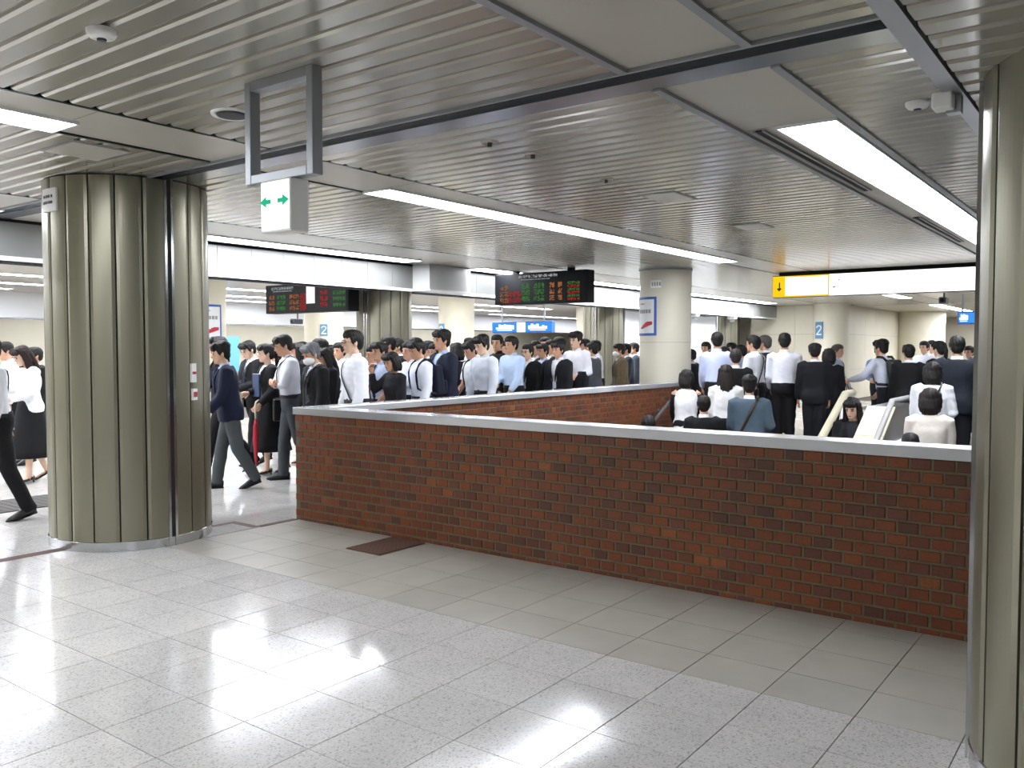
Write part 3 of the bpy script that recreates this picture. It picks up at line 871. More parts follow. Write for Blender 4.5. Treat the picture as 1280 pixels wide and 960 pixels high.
# blue guide signs
def blue_sign(px0, px1, py0, py1, X, label, mid=True):
    r0, r1 = ray(px0, py0), ray(px1, py1)
    y0 = X*r0[1]/r0[0]; y1 = X*r1[1]/r1[0]
    rm = ray((px0+px1)/2, py0); rn = ray((px0+px1)/2, py1)
    za = CAM_H + rm[2]*X/rm[0]; zb2 = CAM_H + rn[2]*X/rn[0]
    t = thing('guide_sign', label, 'sign', (X, (y0+y1)/2, zb2))
    hw = abs(y0-y1)/2; H = za-zb2
    bevel(box('case', 0, .15, -hw, hw, 0, H, 'poster_blue', t), .01)
    box('panel', -.008, 0, -hw+.03, hw-.03, .03, H-.03, 'sign_blue', t)
    q = MB()
    if mid: q.box(-.014, -.008, -hw*.14, hw*.14, .02, H-.02)
    r_ = random.Random(5)
    for s_ in ((1, -1) if mid else (1,)):
        for k in range(7):
            c0 = s_*hw*(.24+.09*k); q.box(-.014, -.008, min(c0, c0+s_*hw*.07), max(c0, c0+s_*hw*.07), H*.32, H*(.5+.3*r_.random()))
        q.box(-.014, -.008, min(s_*hw*.3, s_*hw*.8), max(s_*hw*.3, s_*hw*.8), H*.2, H*.26)
    q.build('lettering', 'sign_white', t)
    for s_ in (-.7, .7): box('hanger', .06, .09, s_*hw-.02, s_*hw+.02, H, 2.76-zb2, 'frame_metal', t)
blue_sign(615, 690, 402, 416, 19.0, 'blue and white lit guide sign hanging above the crowd in the background')
blue_sign(1197, 1232, 389, 405, 22.0, 'blue lit guide sign at right beside the near pillar', mid=False)
# security camera near the right light
def dome(px, py, d, label):
    r = ray(px, py); p = r*d + np.array([0, 0, CAM_H])
    t = thing('security_camera', label, 'camera', (p[0], p[1], p[2]))
    zc = Z1 - p[2] if p[1] < FY else 2.76-p[2]
    MB().tube([(0, 0, .05), (0, 0, zc)], .02, n=8).build('stem', 'dark_print', t)
    bevel(box('body', -.18, .12, -.07, .07, -.06, .07, 'dark_print', t), .02)
    MB().tube([(-.2, 0, 0), (-.17, 0, 0)], .04, n=12, ref=(0, 1, 0)).build('lens', 'black_plastic', t)
dome(1180, 376, 17.5, 'dark security camera hanging under the yellow sign at right')
dome(372, 402, 21.5, 'small camera hanging from the far beam behind the crowd')
for px, lab in ((874, 'left small white cylinder light in the bright doorway'), (921, 'right small white cylinder light in the bright doorway')):
    r = ray(px, 400); Xq = r*FY/r[1]
    t = thing('lamp', lab, 'lamp', (Xq[0], FY+.13, 2.25))
    MB().lathe([(.12, .08), (.13, .1), (.13, .15)], 20).build('shade', 'plate_white', t)
    MB().lathe([(.05, 0), (.07, .02), (.07, .08)], 16).build('lens', 'grey_print', t)
#PEOPLE#
# ================================================================== PEOPLE
SKIN = {'a': 'd9ad90', 'b': 'cc9c7e', 'c': 'e2bda2'}
for k_, v_ in SKIN.items(): mat('skin_'+k_, v_, .5, noise=.05, nscale=30)
mat('lips', 'a8655c', .5); mat('eye_dark', '231a17', .25)
def cloth(col):
    return mat('cloth_'+col, col, .75, noise=.06, nscale=14, spec=.25, bump=.35, bscale=22)
def hairm(col): return mat('hair_'+col, col, .6, noise=.35, nscale=70, stretch=(1, 1, .25), spec=.4)
mat('leather_black', '141314', .35); mat('leather_brown', '2e211c', .4)
mat('lens_frame', '5a2a30', .35); mat('mask_white', 'e9edf0', .7)

PEND = []      # (temp object, callback)
def remesh(mb, vox, cb, smooth=3):
    m = mb.mesh('tmp'); o = bpy.data.objects.new('tmp', m); C.objects.link(o)
    r = o.modifiers.new('r', 'REMESH'); r.mode = 'VOXEL'; r.voxel_size = vox
    s = o.modifiers.new('s', 'SMOOTH'); s.factor = .5; s.iterations = smooth
    PEND.append((o, cb))
def flush():
    bpy.context.view_layer.update()
    dg = bpy.context.evaluated_depsgraph_get()
    res = [(bpy.data.meshes.new_from_object(o.evaluated_get(dg)), cb) for o, cb in PEND]
    for o, cb in PEND:
        m = o.data; bpy.data.objects.remove(o); bpy.data.meshes.remove(m)
    PEND.clear()
    for m, cb in res:
        m.materials.clear()
        m.polygons.foreach_set('use_smooth', [True]*len(m.polygons)); cb(m)
def coords(m):
    a = np.empty(len(m.vertices)*3); m.vertices.foreach_get('co', a); return a.reshape(-1, 3)
def normals(m):
    a = np.empty(len(m.vertices)*3); m.vertex_normals.foreach_get('vector', a); return a.reshape(-1, 3)
def setco(m, a): m.vertices.foreach_set('co', a.astype(np.float32).ravel()); m.update()
def wrinkle(m, amp, seed, f=(9, 9, 16)):
    a = coords(m); n = normals(m); r = np.random.default_rng(seed); d = 0
    for k in range(5):
        w_ = r.normal(size=3)*np.array(f)*(1+.5*k); d = d + np.sin(a@w_ + r.uniform(0, 6.28))/(1+.4*k)
    setco(m, a + n*(amp*d/2.2)[:, None])

# ---- canonical head (origin at the chin level, x forward), about 0.23 m tall
HEADV = {}
def head_mb(fem):
    q = MB()
    prof = [(-.004, .020, .016, .062), (.008, .036, .030, .048), (.026, .048, .052, .030), (.05, .058, .070, .014), (.08, .065, .083, .004), (.11, .071, .092, .0),
            (.14, .075, .096, -.003), (.17, .074, .095, -.005), (.195, .065, .085, -.007), (.214, .044, .058, -.008), (.224, .014, .018, -.008)]
    V = []; F = []; n = 20
    for (z, a, b, c) in prof:
        for k in range(n):
            t = 2*math.pi*k/n; V.append((c+b*math.cos(t), a*math.sin(t), z))
    for i in range(len(prof)-1):
        for k in range(n):
            k2 = (k+1) % n; F.append((i*n+k, i*n+k2, (i+1)*n+k2, (i+1)*n+k))
    F.append(tuple(range(n))[::-1]); F.append(tuple(range((len(prof)-1)*n, len(prof)*n)))
    q.add(V, F)
    q.tube([(.088, 0, .122), (.098, 0, .10), (.110, 0, .080), (.098, 0, .070)], [.009, .010, .014, .008], n=10, ref=(0, 1, 0))
    q.ell((.088, 0, .048), (.012, .022, .009)); q.ell((.084, 0, .02), (.012, .02, .012))
    q.ell((.086, .03, .134), (.01, .024, .008)); q.ell((.086, -.03, .134), (.01, .024, .008))
    for s in (1, -1): q.ell((-.008, s*.076, .098), (.019, .010, .032))
    nr = .047 if fem else .055
    q.tube([(-.022, 0, -.10), (-.018, 0, -.04), (-.008, 0, .03), (-.006, 0, .07)], [nr*1.12, nr, nr*.98, nr*.9], n=14, ref=(0, 1, 0))
    return q
HMESH = {}
def mk_head(key): 
    def cb(m): HMESH[key] = (coords(m), [tuple(p.vertices) for p in m.polygons]); bpy.data.meshes.remove(m)
    return cb
for fem in (0, 1): remesh(head_mb(fem), .0085, mk_head(fem), 2)
# ---- canonical hair
HAIR = {}
def hair_mb(st):
    q = MB()
    q.ell((-.022, 0, .150), (.100, .087, .092), 18, 12)
    top = .185 if st in ('short', 'grey', 'pony') else .178
    q.ell((.004, 0, top), (.100, .083, .062), 18, 12)
    q.ell((-.055, 0, .10), (.058, .072, .075), 16, 10)
    for s in (1, -1): q.tube([(.02, s*.073, .16), (.012, s*.074, .11), (.008, s*.072, .085)], [.02, .016, .008], n=8)
    if st in ('short2',):
        for k in range(7):
            y = -.06+.02*k; q.tube([(.04, y*.8, .235), (.088, y, .20), (.098-.25*abs(y), y*1.1, .155)], [.02, .018, .008], n=8, ref=(0, 1, 0))
        q.ell((-.03, 0, .19), (.10, .092, .07), 16, 10)
    if st in ('bob', 'long', 'bang', 'pony'):
        for k in range(7):
            y = -.06+.02*k; q.tube([(.05, y*.8, .225), (.090, y, .19), (.098-.25*abs(y), y*1.1, .150)], [.018, .016, .008], n=8, ref=(0, 1, 0))
    if st in ('bob',):
        for s in (1, -1): q.tube([(-.005, s*.07, .18), (-.0, s*.082, .12), (.0, s*.082, .05), (.004, s*.074, -.01)], [(.03, .05), (.028, .055), (.028, .055), (.018, .04)], n=10, ref=(1, 0, 0))
        q.tube([(-.05, 0, .17), (-.075, 0, .10), (-.08, 0, .03), (-.07, 0, -.03)], [(.07, .05), (.088, .05), (.09, .05), (.075, .03)], n=14, ref=(1, 0, 0))
    if st == 'long':
        for s in (1, -1): q.tube([(-.01, s*.07, .18), (-.0, s*.08, .12), (.0, s*.082, .04), (.012, s*.085, -.06), (.03, s*.08, -.14)], [(.03, .05), (.026, .052), (.026, .05), (.024, .04), (.012, .02)], n=10, ref=(1, 0, 0))
        q.tube([(-.05, 0, .17), (-.078, 0, .10), (-.085, 0, .0), (-.092, 0, -.10), (-.09, 0, -.20)], [(.07, .05), (.086, .05), (.09, .048), (.085, .04), (.05, .02)], n=14, ref=(1, 0, 0))
    if st == 'pony':
        q.ell((-.115, 0, .14), (.03, .03, .03))
        q.tube([(-.12, 0, .14), (-.145, 0, .09), (-.14, 0, .0), (-.125, 0, -.08)], [.026, .034, .03, .010], n=10, ref=(0, 1, 0))
    if st == 'bun': q.ell((-.11, 0, .17), (.045, .05, .045))
    if st == 'cap':
        q.ell((.0, 0, .185), (.115, .098, .065), 18, 12); q.tube([(.07, 0, .19), (.12, 0, .178), (.17, 0, .165)], [(.075, .012), (.07, .010), (.04, .006)], n=12, ref=(0, 0, 1))
    return q
def mk_hair(key):
    def cb(m):
        a = coords(m); th = np.arctan2(a[:, 1], a[:, 0]+.02); d = .0032*np.sin(th*17+a[:, 2]*26+3*np.sin(a[:, 1]*40))+.0022*np.sin(th*37-a[:, 2]*50)
        setco(m, a+normals(m)*d[:, None]); HAIR[key] = m
    return cb
for st_ in ('short', 'short2', 'bob', 'long', 'pony', 'bang', 'cap'): remesh(hair_mb(st_), .0095, mk_hair(st_), 2)
flush()
# small shared face parts
def shared(mb, name, smooth=True):
    m = mb.mesh(name)
    if smooth: m.polygons.foreach_set('use_smooth', [True]*len(m.polygons))
    return m
EYE = shared(MB().ell((0, 0, 0), (.006, .014, .0065), 10, 6), 'eye'); EYE.materials.append(MATS['eye_dark'])
BROW = shared(MB().tube([(0, -.021, -.002), (.004, 0, .003), (0, .021, -.001)], [.003, .0048, .003], n=6), 'eyebrow')
MOUTH = shared(MB().ell((0, 0, 0), (.006, .023, .005), 10, 6), 'mouth'); MOUTH.materials.append(MATS['lips'])
q = MB()
for s in (1, -1):
    q.tube([(.0, s*.033+.024*math.cos(t), .016*math.sin(t)) for t in np.linspace(0, 6.283, 15)], .0022, n=6, ref=(1, 0, 0), caps=False)
    q.tube([(0, s*.057, .006), (-.05, s*.073, .004), (-.10, s*.076, 0)], .002, n=6)
q.tube([(0, -.009, .004), (0, .009, .004)], .002, n=6)
GLASS = shared(q, 'glasses'); GLASS.materials.append(MATS['lens_frame'])
q = MB(); q.ell((.052, 0, .050), (.076, .070, .054), 18, 10)
MASK = shared(q, 'face_mask'); MASK.materials.append(MATS['mask_white'])
# shoe (heel at x=-.07, toe at x=.20, sole at z=0)
def shoe_mb(fem):
    q = MB()
    if fem:
        P = [(-.065, .055, .026, .035), (-.03, .055, .030, .03), (.03, .04, .033, .026), (.09, .03, .038, .022), (.135, .022, .032, .016), (.165, .016, .012, .008)]
    else:
        P = [(-.072, .045, .030, .042), (-.03, .05, .036, .048), (.03, .046, .040, .044), (.10, .036, .046, .034), (.16, .028, .042, .026), (.20, .02, .020, .014)]
    q.tube([(p[0], 0, p[1]) for p in P], [(p[2], p[3]) for p in P], n=12, ref=(0, 0, 1))
    if fem: q.tube([(-.055, 0, .04), (-.06, 0, 0.0)], [.016, .009], n=8)
    else:
        q.box(-.07, -.01, -.032, .032, 0, .018); q.box(-.01, .17, -.036, .036, 0, .008)
    return q
SHOE = {f: shared(shoe_mb(f), 'shoe') for f in (0, 1)}
SHOE[0].materials.append(MATS['leather_black']); SHOE[1].materials.append(MATS['leather_black'])

ARMS = {'down': (4, 8, 14, 0), 'fwd': (24, 6, 24, 5), 'back': (-24, 8, 10, 0), 'phone': (22, 5, 95, 28), 'front': (14, 8, 62, 42), 'cross': (22, 4, 74, 74), 'face': (48, 14, 132, 22),
        'bag': (14, 12, 128, 12), 'bent': (0, 14, 80, 20), 'low': (12, 6, 28, 12), 'out': (36, 16, 40, 0), 'umb': (4, 10, 42, 0)}
LEGS = {'stand': ((2, 3), (-2, 3)), 'walkL': ((19, 6), (-17, 22)), 'walkR': ((-17, 22), (19, 6)), 'mid': ((-10, 20), (13, 5)), 'step': ((34, 48), (-6, 10)), 'stepR': ((-6, 10), (34, 48)), 'small': ((10, 8), (-10, 14)), 'smallR': ((-10, 14), (10, 8))}
def rotY(p, a, o):     # rotate forward about the lateral axis through o (x forward)
    p = np.array(p, float)-o; c, s = math.cos(a), math.sin(a)
    return np.array([p[0]*c+p[2]*s, p[1], -p[0]*s+p[2]*c])+o
TOR = [(.82, .120, .095, -.005), (.88, .160, .112, -.008), (.95, .165, .115, -.01), (1.03, .150, .104, -.003), (1.10, .147, .102, 0), (1.20, .158, .110, .004), (1.30, .170, .114, .004), (1.37, .172, .102, -.004), (1.42, .140, .082, -.012), (1.455, .075, .06, -.018)]
def tor_at(z):
    zs = [t[0] for t in TOR]
    return [np.interp(z, zs, [t[i] for t in TOR]) for i in (1, 2, 3)]
PCOUNT = [0]
def torso_tube(q, z0, z1, inf, lean, o, fem, flare=0.0, n=20, hipx=1.0, steps=9):
    V = []; F = []; zs = np.linspace(z0, z1, steps)
    for z in zs:
        a, b, c = tor_at(z)
        if fem: a = a*(.92 if z > 1.15 else (.95 if z > 1.0 else 1.02)); b = b*.95 + (.016 if 1.18 < z < 1.33 else 0)
        e = inf + flare*max(0, (1.05-z))/.25
        for k in range(n):
            t = 2*math.pi*k/n; ct, st = math.cos(t), math.sin(t)
            # squarish ellipse
            rx = (b+e)*math.copysign(abs(ct)**.85, ct); ry = (a+e)*math.copysign(abs(st)**.85, st)
            V.append(rotY((c+rx, ry, z), lean, o))
    m = len(zs)
    for i in range(m-1):
        for k in range(n):
            k2 = (k+1) % n; F.append((i*n+k, i*n+k2, (i+1)*n+k2, (i+1)*n+k))
    F.append(tuple(range(n))[::-1]); F.append(tuple(range((m-1)*n, m*n)))
    q.add(V, F)
def hand(q, w, d, inw, side, curl):
    # w wrist, d direction along the forearm, inw vector toward the palm side
    d = d/np.linalg.norm(d); inw = inw - d*(inw@d); inw /= np.linalg.norm(inw); sd = np.cross(d, inw)*side
    q.tube([w-d*.02, w+d*.02, w+d*.055, w+d*.088], [(.024, .020), (.032, .015), (.040, .014), (.036, .012)], n=10, ref=inw)
    L = (.062, .074, .078, .068)
    for k in range(4):
        base = w+d*.082+sd*(-.028+.019*k)
        p1 = base+(d*math.cos(curl*.6)+inw*math.sin(curl*.6))*L[k]*.45
        p2 = p1+(d*math.cos(curl*1.5)+inw*math.sin(curl*1.5))*L[k]*.32
        p3 = p2+(d*math.cos(curl*2.3)+inw*math.sin(curl*2.3))*L[k]*.25
        q.tube([base-d*.012, p1, p2, p3], [.0088, .0085, .0078, .005], n=7, ref=sd)
    b = w+d*.03+sd*.028
    t1 = b+(d*.7+sd*.55+inw*.35)*.036; t2 = t1+(d*.85+sd*.1+inw*.5)*.028
    q.tube([b-d*.012, t1, t2], [.013, .0105, .006], n=7, ref=inw)
def person(pos, heading, H, label, top='shirt', tc='e6eaf0', sl='long', inner=None, ic='e8ecf0', tie=None, bottom='trousers', bc='1b1c20', hair='short', hc='14110f', arms=('down', 'down'), legs='stand', head=(0, 0), lean=3, fem=0, skin='b', ex=(), vox=.017, group='commuters in the station', build=1.0, sleeves=None):
    PCOUNT[0] += 1; seed = PCOUNT[0]
    sc = H/1.72
    hip = np.array([0, 0, .90]); ln = R(lean)
    q = MB()      # skin; clothes follow
    cl = MB(); tr = MB()
    jac = top in ('jacket', 'cardigan')
    inf = (.030 if top == 'jacket' else .022 if top == 'cardigan' else .016)*build
    # legs
    feet = []
    for i, s in enumerate((1, -1)):
        fl, kn = LEGS[legs][i]; a = R(fl); k = R(kn)
        hp = np.array([-.005, s*.085, .88])
        kd = np.array([math.sin(a), 0, -math.cos(a)]); knee = hp+kd*.42
        a2 = a-k; sd = np.array([math.sin(a2), 0, -math.cos(a2)]); ank = knee+sd*.40
        feet.append((ank, a2, s))
        tk = (1.0 if not fem else .92)*(.8 if bottom == 'trousers' else 1.0)
        q.tube([hp, hp*.5+knee*.5, knee, knee+sd*.12, knee+sd*.28, ank, ank+sd*.04], [.080*tk, .070*tk, .052*tk, .054*tk, .040*tk, .032*tk, .034*tk], n=12, ref=(0, 1, 0))
        fk = .6 if bottom == 'trousers' else .9
        fd = np.array([math.cos(max(-.5, min(.5, a2*.6))), 0, math.sin(max(-.5, min(.5, a2*.6)))])
        q.tube([ank-fd*.05+np.array((0, 0, -.02)), ank+fd*.05-np.array((0, 0, .035)), ank+fd*.14-np.array((0, 0, .05))], [(.030*fk, .035*fk), (.034*fk, .028*fk), (.03*fk, .016*fk)], n=10, ref=(0, 0, 1))
        if bottom == 'trousers':
            e = .014
            tr.tube([hp+np.array((0, -s*.005, .05)), hp, hp*.5+knee*.5, knee, knee+sd*.15, ank, ank+sd*.035], [.094, .100, .088, .074, .072, .068, .070], n=14, ref=(0, 1, 0))
    minz = min(f[0][2] - .08 for f in feet)
    torso_tube(q, .84, 1.455, -.012, ln, hip, fem)
    if bottom == 'trousers':
        torso_tube(tr, .83, 1.03, .020, 0, hip, fem, steps=6)
    # head matrix
    nk = rotY((-.0, 0, 1.485), ln, hip)
    Mh = Matrix.Translation(Vector(nk)) @ Matrix.Rotation(R(head[0]), 4, 'Z') @ Matrix.Rotation(ln*.4+R(head[1]), 4, 'Y') @ Matrix.Translation((.012, 0, .012))
    hv, hf = HMESH[fem]
    A = np.array(Mh)
    q.add(hv@A[:3, :3].T+A[:3, 3], hf)
    # arms
    wr = []; SLV = []
    sw = .178 if not fem else .160
    for i, s in enumerate((1, -1)):
        f1, ab, el, inn = [R(v) for v in ARMS[arms[i]]]
        sh = rotY((-.008, s*sw, 1.39), ln, hip)
        u = np.array([math.sin(f1)*math.cos(ab), s*math.sin(ab), -math.cos(f1)*math.cos(ab)])
        elb = sh+u*.285
        g = f1+el
        fo = np.array([math.sin(g), 0, -math.cos(g)])
        fo = np.array([fo[0]*math.cos(inn), -s*abs(fo[0])*math.sin(inn)+u[1]*.3, fo[2]]); fo /= np.linalg.norm(fo)
        wri = elb+fo*.245
        am = (.92 if fem else 1.0)*(.9 if sl == 'long' else 1.0)
        q.tube([sh+np.array((0, -s*.03, .01)), sh, sh+u*.12, elb, elb+fo*.08, wri], [.05*am, .052*am, .046*am, .038*am, .040*am, .026*am], n=12, ref=(0, 1, 0))
        inw = np.array([0, -s, 0.0]) if abs(fo[1]) < .6 else np.array([-1.0, 0, 0])
        hand(q, wri, fo, inw, s, R(28) if arms[i] in ('down', 'fwd', 'back', 'low') else R(48))
        wr.append((wri, fo, elb, sh, u))
        e = inf*.8
        if sl == 'long':
            cl.tube([sh+np.array((0, -s*.05, .012)), sh+np.array((0, 0, .004)), sh+u*.12, elb, elb+fo*.10, wri-fo*.01], [.058+e, .062+e, .054+e, .046+e, .044+e, .034+e], n=14, ref=(0, 1, 0))
        elif sl == 'short':
            cl.tube([sh+np.array((0, -s*.05, .012)), sh+np.array((0, 0, .004)), sh+u*.12, sh+u*.24], [.058+e, .062+e, .058+e, .060+e], n=14, ref=(0, 1, 0))
        elif sl == 'roll':
            cl.tube([sh+np.array((0, -s*.05, .012)), sh+np.array((0, 0, .004)), sh+u*.12, elb, elb+fo*.06], [.058+e, .062+e, .054+e, .048+e, .046+e], n=14, ref=(0, 1, 0))
        if sleeves:
            sq_ = MB(); sq_.tube([sh+u*.01, sh+u*.12, elb, elb+fo*.10, wri-fo*.01], [.060, .056, .046, .044, .034], n=12, ref=(0, 1, 0)); SLV.append(sq_)
    ztop = 1.452
    zbot = .80 if top == 'jacket' else (.84 if top == 'cardigan' else (.86 if top == 'blouse' else .985))
    torso_tube(cl, zbot, ztop, inf, ln, hip, fem, flare=.02 if zbot < .9 else .006, steps=12)
    # ---- the body object
    T = np.array([0, 0, -minz])
    bm_ = bpy.data.meshes.new('person')
    bm_.from_pydata([tuple((np.array(p)+T)*sc) for p in q.v], [], q.f)
    bm_.polygons.foreach_set('use_smooth', [True]*len(bm_.polygons)); bm_.materials.append(MATS['skin_'+skin])
    P = link('person', bm_, None, None, loc=tuple(pos), rz=heading); tag(P, label, 'person', group)
    S = Matrix.Scale(sc, 4) @ Matrix.Translation(Vector(T))
    def put(name, m, M, material=None):
        o = link(name, m, material, P); o.matrix_local = S @ M
        return o
    def head_part(name, m, loc, material=None):
        o = link(name, m, None, P); o.matrix_local = S @ Mh @ Matrix.Translation(loc)
        if material:
            if len(m.materials) == 0: m.materials.append(None)
            o.material_slots[0].link = 'OBJECT'; o.material_slots[0].material = material
        return o
    head_part('hair', HAIR[hair], (0, 0, 0), hairm(hc))
    for s in (1, -1):
        head_part('eye', EYE, (.0885, s*.032, .113)); head_part('eyebrow', BROW, (.0955, s*.033, .136), hairm(hc))
    head_part('mouth', MOUTH, (.0965, 0, .047))
    if 'glasses' in ex: head_part('glasses', GLASS, (.104, 0, .112))
    if 'mask' in ex: head_part('face_mask', MASK, (0, 0, 0))
    for sq_ in SLV:
        m = sq_.mesh('sleeve'); a = coords(m); setco(m, (a-0+np.array([0, 0, -minz]))*sc); m.polygons.foreach_set('use_smooth', [True]*len(m.polygons)); link('sleeve', m, cloth(sleeves), P)
    # shoes
    for (ank, a2, s) in feet:
        pit = max(-.5, min(.6, -a2*.7)) if ank[2]-minz > .10 else 0
        M = Matrix.Translation(Vector((ank[0], ank[1], ank[2]-.08))) @ Matrix.Rotation(pit, 4, 'Y')
        put('shoe', SHOE[fem], M)
    # clothes
    def finish(name, material, amp, cutter=None):
        def cb(m):
            wrinkle(m, amp, seed*7+len(name))
            if cutter is not None:
                a = coords(m); bm = bmesh.new(); bm.from_mesh(m); bm.verts.ensure_lookup_table()
                dl = [f for f in bm.faces if cutter(rotY(np.array(f.calc_center_median()), -ln, hip), f.normal)]
                bmesh.ops.delete(bm, geom=dl, context='FACES'); bm.to_mesh(m); bm.free()
            a = coords(m); setco(m, (a+T)*sc); m.name = name
            link(name, m, material, P)
        return cb
    cut = None
    if jac:
        op = .045 if 'open' in ex or top == 'cardigan' else 0.0
        def cut(p, n):
            if n.x < .15 or p[0] < .02 or p[2] > 1.47: return False
            w_ = op if p[2] < 1.10 else op+(.085-op)*(p[2]-1.10)/.33
            return abs(p[1]) < w_
    remesh(cl, vox, finish({'shirt': 'shirt', 'jacket': 'jacket', 'cardigan': 'cardigan', 'blouse': 'blouse'}[top], cloth(tc), 0.0065 if not jac else .0045, cut))
    if jac:
        sq = MB(); torso_tube(sq, .93, 1.45, .012, ln, hip, fem, steps=10)
        m = sq.mesh('shirt'); m.polygons.foreach_set('use_smooth', [True]*len(m.polygons))
        a = coords(m); setco(m, (a+T)*sc); link('shirt', m, cloth(ic), P)
        # lapels
        for s in (1, -1):
            lq = MB(); pts = []
            for z in (1.43, 1.36, 1.28, 1.20, 1.12):
                a_, b_, c_ = tor_at(z); y = s*(.02+.075*(z-1.10)/.33)
                x = c_+(b_+inf+.006)*math.sqrt(max(0, 1-(y/(a_+inf))**2)); pts.append(rotY((x, y, z), ln, hip))
            lq.tube(pts, [(.022, .006), (.030, .006), (.026, .006), (.018, .006), (.008, .005)], n=8, ref=(1, 0, 0))
            m = lq.mesh('lapel'); a = coords(m); setco(m, (a+T)*sc); link('lapel', m, cloth(tc), P)
    if top in ('shirt', 'jacket'):
        cq = MB(); cc = rotY((-.014, 0, 1.455), ln, hip); c2 = rotY((-.012, 0, 1.492), ln, hip)
        cq.tube([cc-np.array((0, 0, .012)), cc, c2], [(.070, .074), (.064, .068), (.058, .062)], n=16, ref=(0, 1, 0))
        m = cq.mesh('collar'); a = coords(m); setco(m, (a+T)*sc); m.polygons.foreach_set('use_smooth', [True]*len(m.polygons))
        link('collar', m, cloth(tc if top == 'shirt' else ic), P)
    if tie:
        tq = MB(); pts = []
        for z in (1.445, 1.42, 1.35, 1.2, 1.05, 1.0):
            a_, b_, c_ = tor_at(z); pts.append(rotY((c_+b_+inf*.7+.012, 0, z), ln, hip))
        tq.tube(pts, [(.016, .01), (.018, .008), (.022, .006), (.03, .006), (.034, .006), (.006, .004)], n=8, ref=(1, 0, 0))
        m = tq.mesh('necktie'); a = coords(m); setco(m, (a+T)*sc); link('necktie', m, cloth(tie), P)
    if bottom == 'trousers':
        remesh(tr, vox*1.05, finish('trousers', cloth(bc), .006))
        if top == 'shirt':
            bq = MB()
            V = []
            a_, b_, c_ = tor_at(.995)
            bq.tube([(0, 0, .975), (0, 0, 1.012)], [(b_+.026, a_+.026)]*2, n=24, ref=(0, 1, 0))
            m = bq.mesh('belt'); a = coords(m); setco(m, (a+T)*sc); link('belt', m, 'leather_black', P)
    else:
        sk = MB(); ze = .50 if bottom == 'skirt' else .30
        zs = np.linspace(1.03, ze, 9); V = []; F = []; n = 24
        spread = max(abs(feet[0][0][0]-feet[1][0][0])*.35, .02)
        for z in zs:
            f_ = (1.03-z)/(1.03-ze); a_ = .165+.05*f_*(1.6 if bottom == 'longskirt' else .5); b_ = .125+.04*f_+spread*f_
            for k in range(n):
                t = 2*math.pi*k/n; fo_ = 1+.03*f_*math.sin(7*t); V.append((b_*fo_*math.cos(t), a_*fo_*math.sin(t), z))
        for i in range(len(zs)-1):
            for k in range(n):
                k2 = (k+1) % n; F.append((i*n+k, (i+1)*n+k, (i+1)*n+k2, i*n+k2))
        F.append(tuple(range(n))); F.append(tuple(range((len(zs)-1)*n, len(zs)*n))[::-1])
        sk.add(V, F); m = sk.mesh('skirt'); m.polygons.foreach_set('use_smooth', [True]*len(m.polygons))
        a = coords(m); setco(m, (a+T)*sc); link('skirt', m, cloth(bc), P)
    info = {'P': P, 'T': T, 'sc': sc, 'wr': wr, 'ln': ln, 'hip': hip, 'inf': inf, 'pos': pos, 'heading': heading}
    return info
# ---- carried things
def local_to_world(I, p):
    p = (np.array(p, float)+I['T'])*I['sc']; c, s = math.cos(I['heading']), math.sin(I['heading'])
    return np.array([I['pos'][0]+p[0]*c-p[1]*s, I['pos'][1]+p[0]*s+p[1]*c, I['pos'][2]+p[2]])
def worn(I, name, label, cat):
    return thing(name, label, cat, tuple(I['pos']), I['heading'])
def fit(I, mb, name, material, parent, smooth=True):
    mb.v = [tuple((np.array(p)+I['T'])*I['sc']) for p in mb.v]
    return mb.build(name, material, parent, smooth=smooth)
def strap_pts(I, s, z0=1.455, z1=.93, off=.014, front=True, y0=.10):
    pts = []
    for f in np.linspace(0, 1, 10):
        z = z0+(z1-z0)*f; y = s*(y0-(y0+.155)*f); a, b, c = tor_at(z)
        x = (b+I['inf']+off)*math.sqrt(max(.02, 1-(y/(a+I['inf']+.02))**2)); pts.append(rotY((c+(x if front else -x), y, z), I['ln'], I['hip']))
    return pts
def shoulder_bag(I, s, label, material='leather_black', bag=True, width=.017):
    """strap over shoulder s, bag at the opposite hip"""
    if I is None: return
    t = worn(I, 'shoulder_bag', label, 'bag')
    a = strap_pts(I, s); b = strap_pts(I, s, front=False)
    q = MB(); q.tube(b[::-1]+[rotY((-.01, s*.10, 1.485), I['ln'], I['hip'])]+a, [(.005, width)]*21, n=8, ref=(0, 1, 0)); fit(I, q, 'strap', material, t)
    q = MB(); y = -s*.225
    q.box(-.16, .17, y-.05, y+.035, .68, .95); o = fit(I, q, 'bag_body', material, t, False); bevel(o, .02, 3)
    q = MB(); q.box(-.15, .16, y-s*.05-.006, y-s*.05+.006, .80, .96); o = fit(I, q, 'flap', material, t, False); bevel(o, .004)
    return t
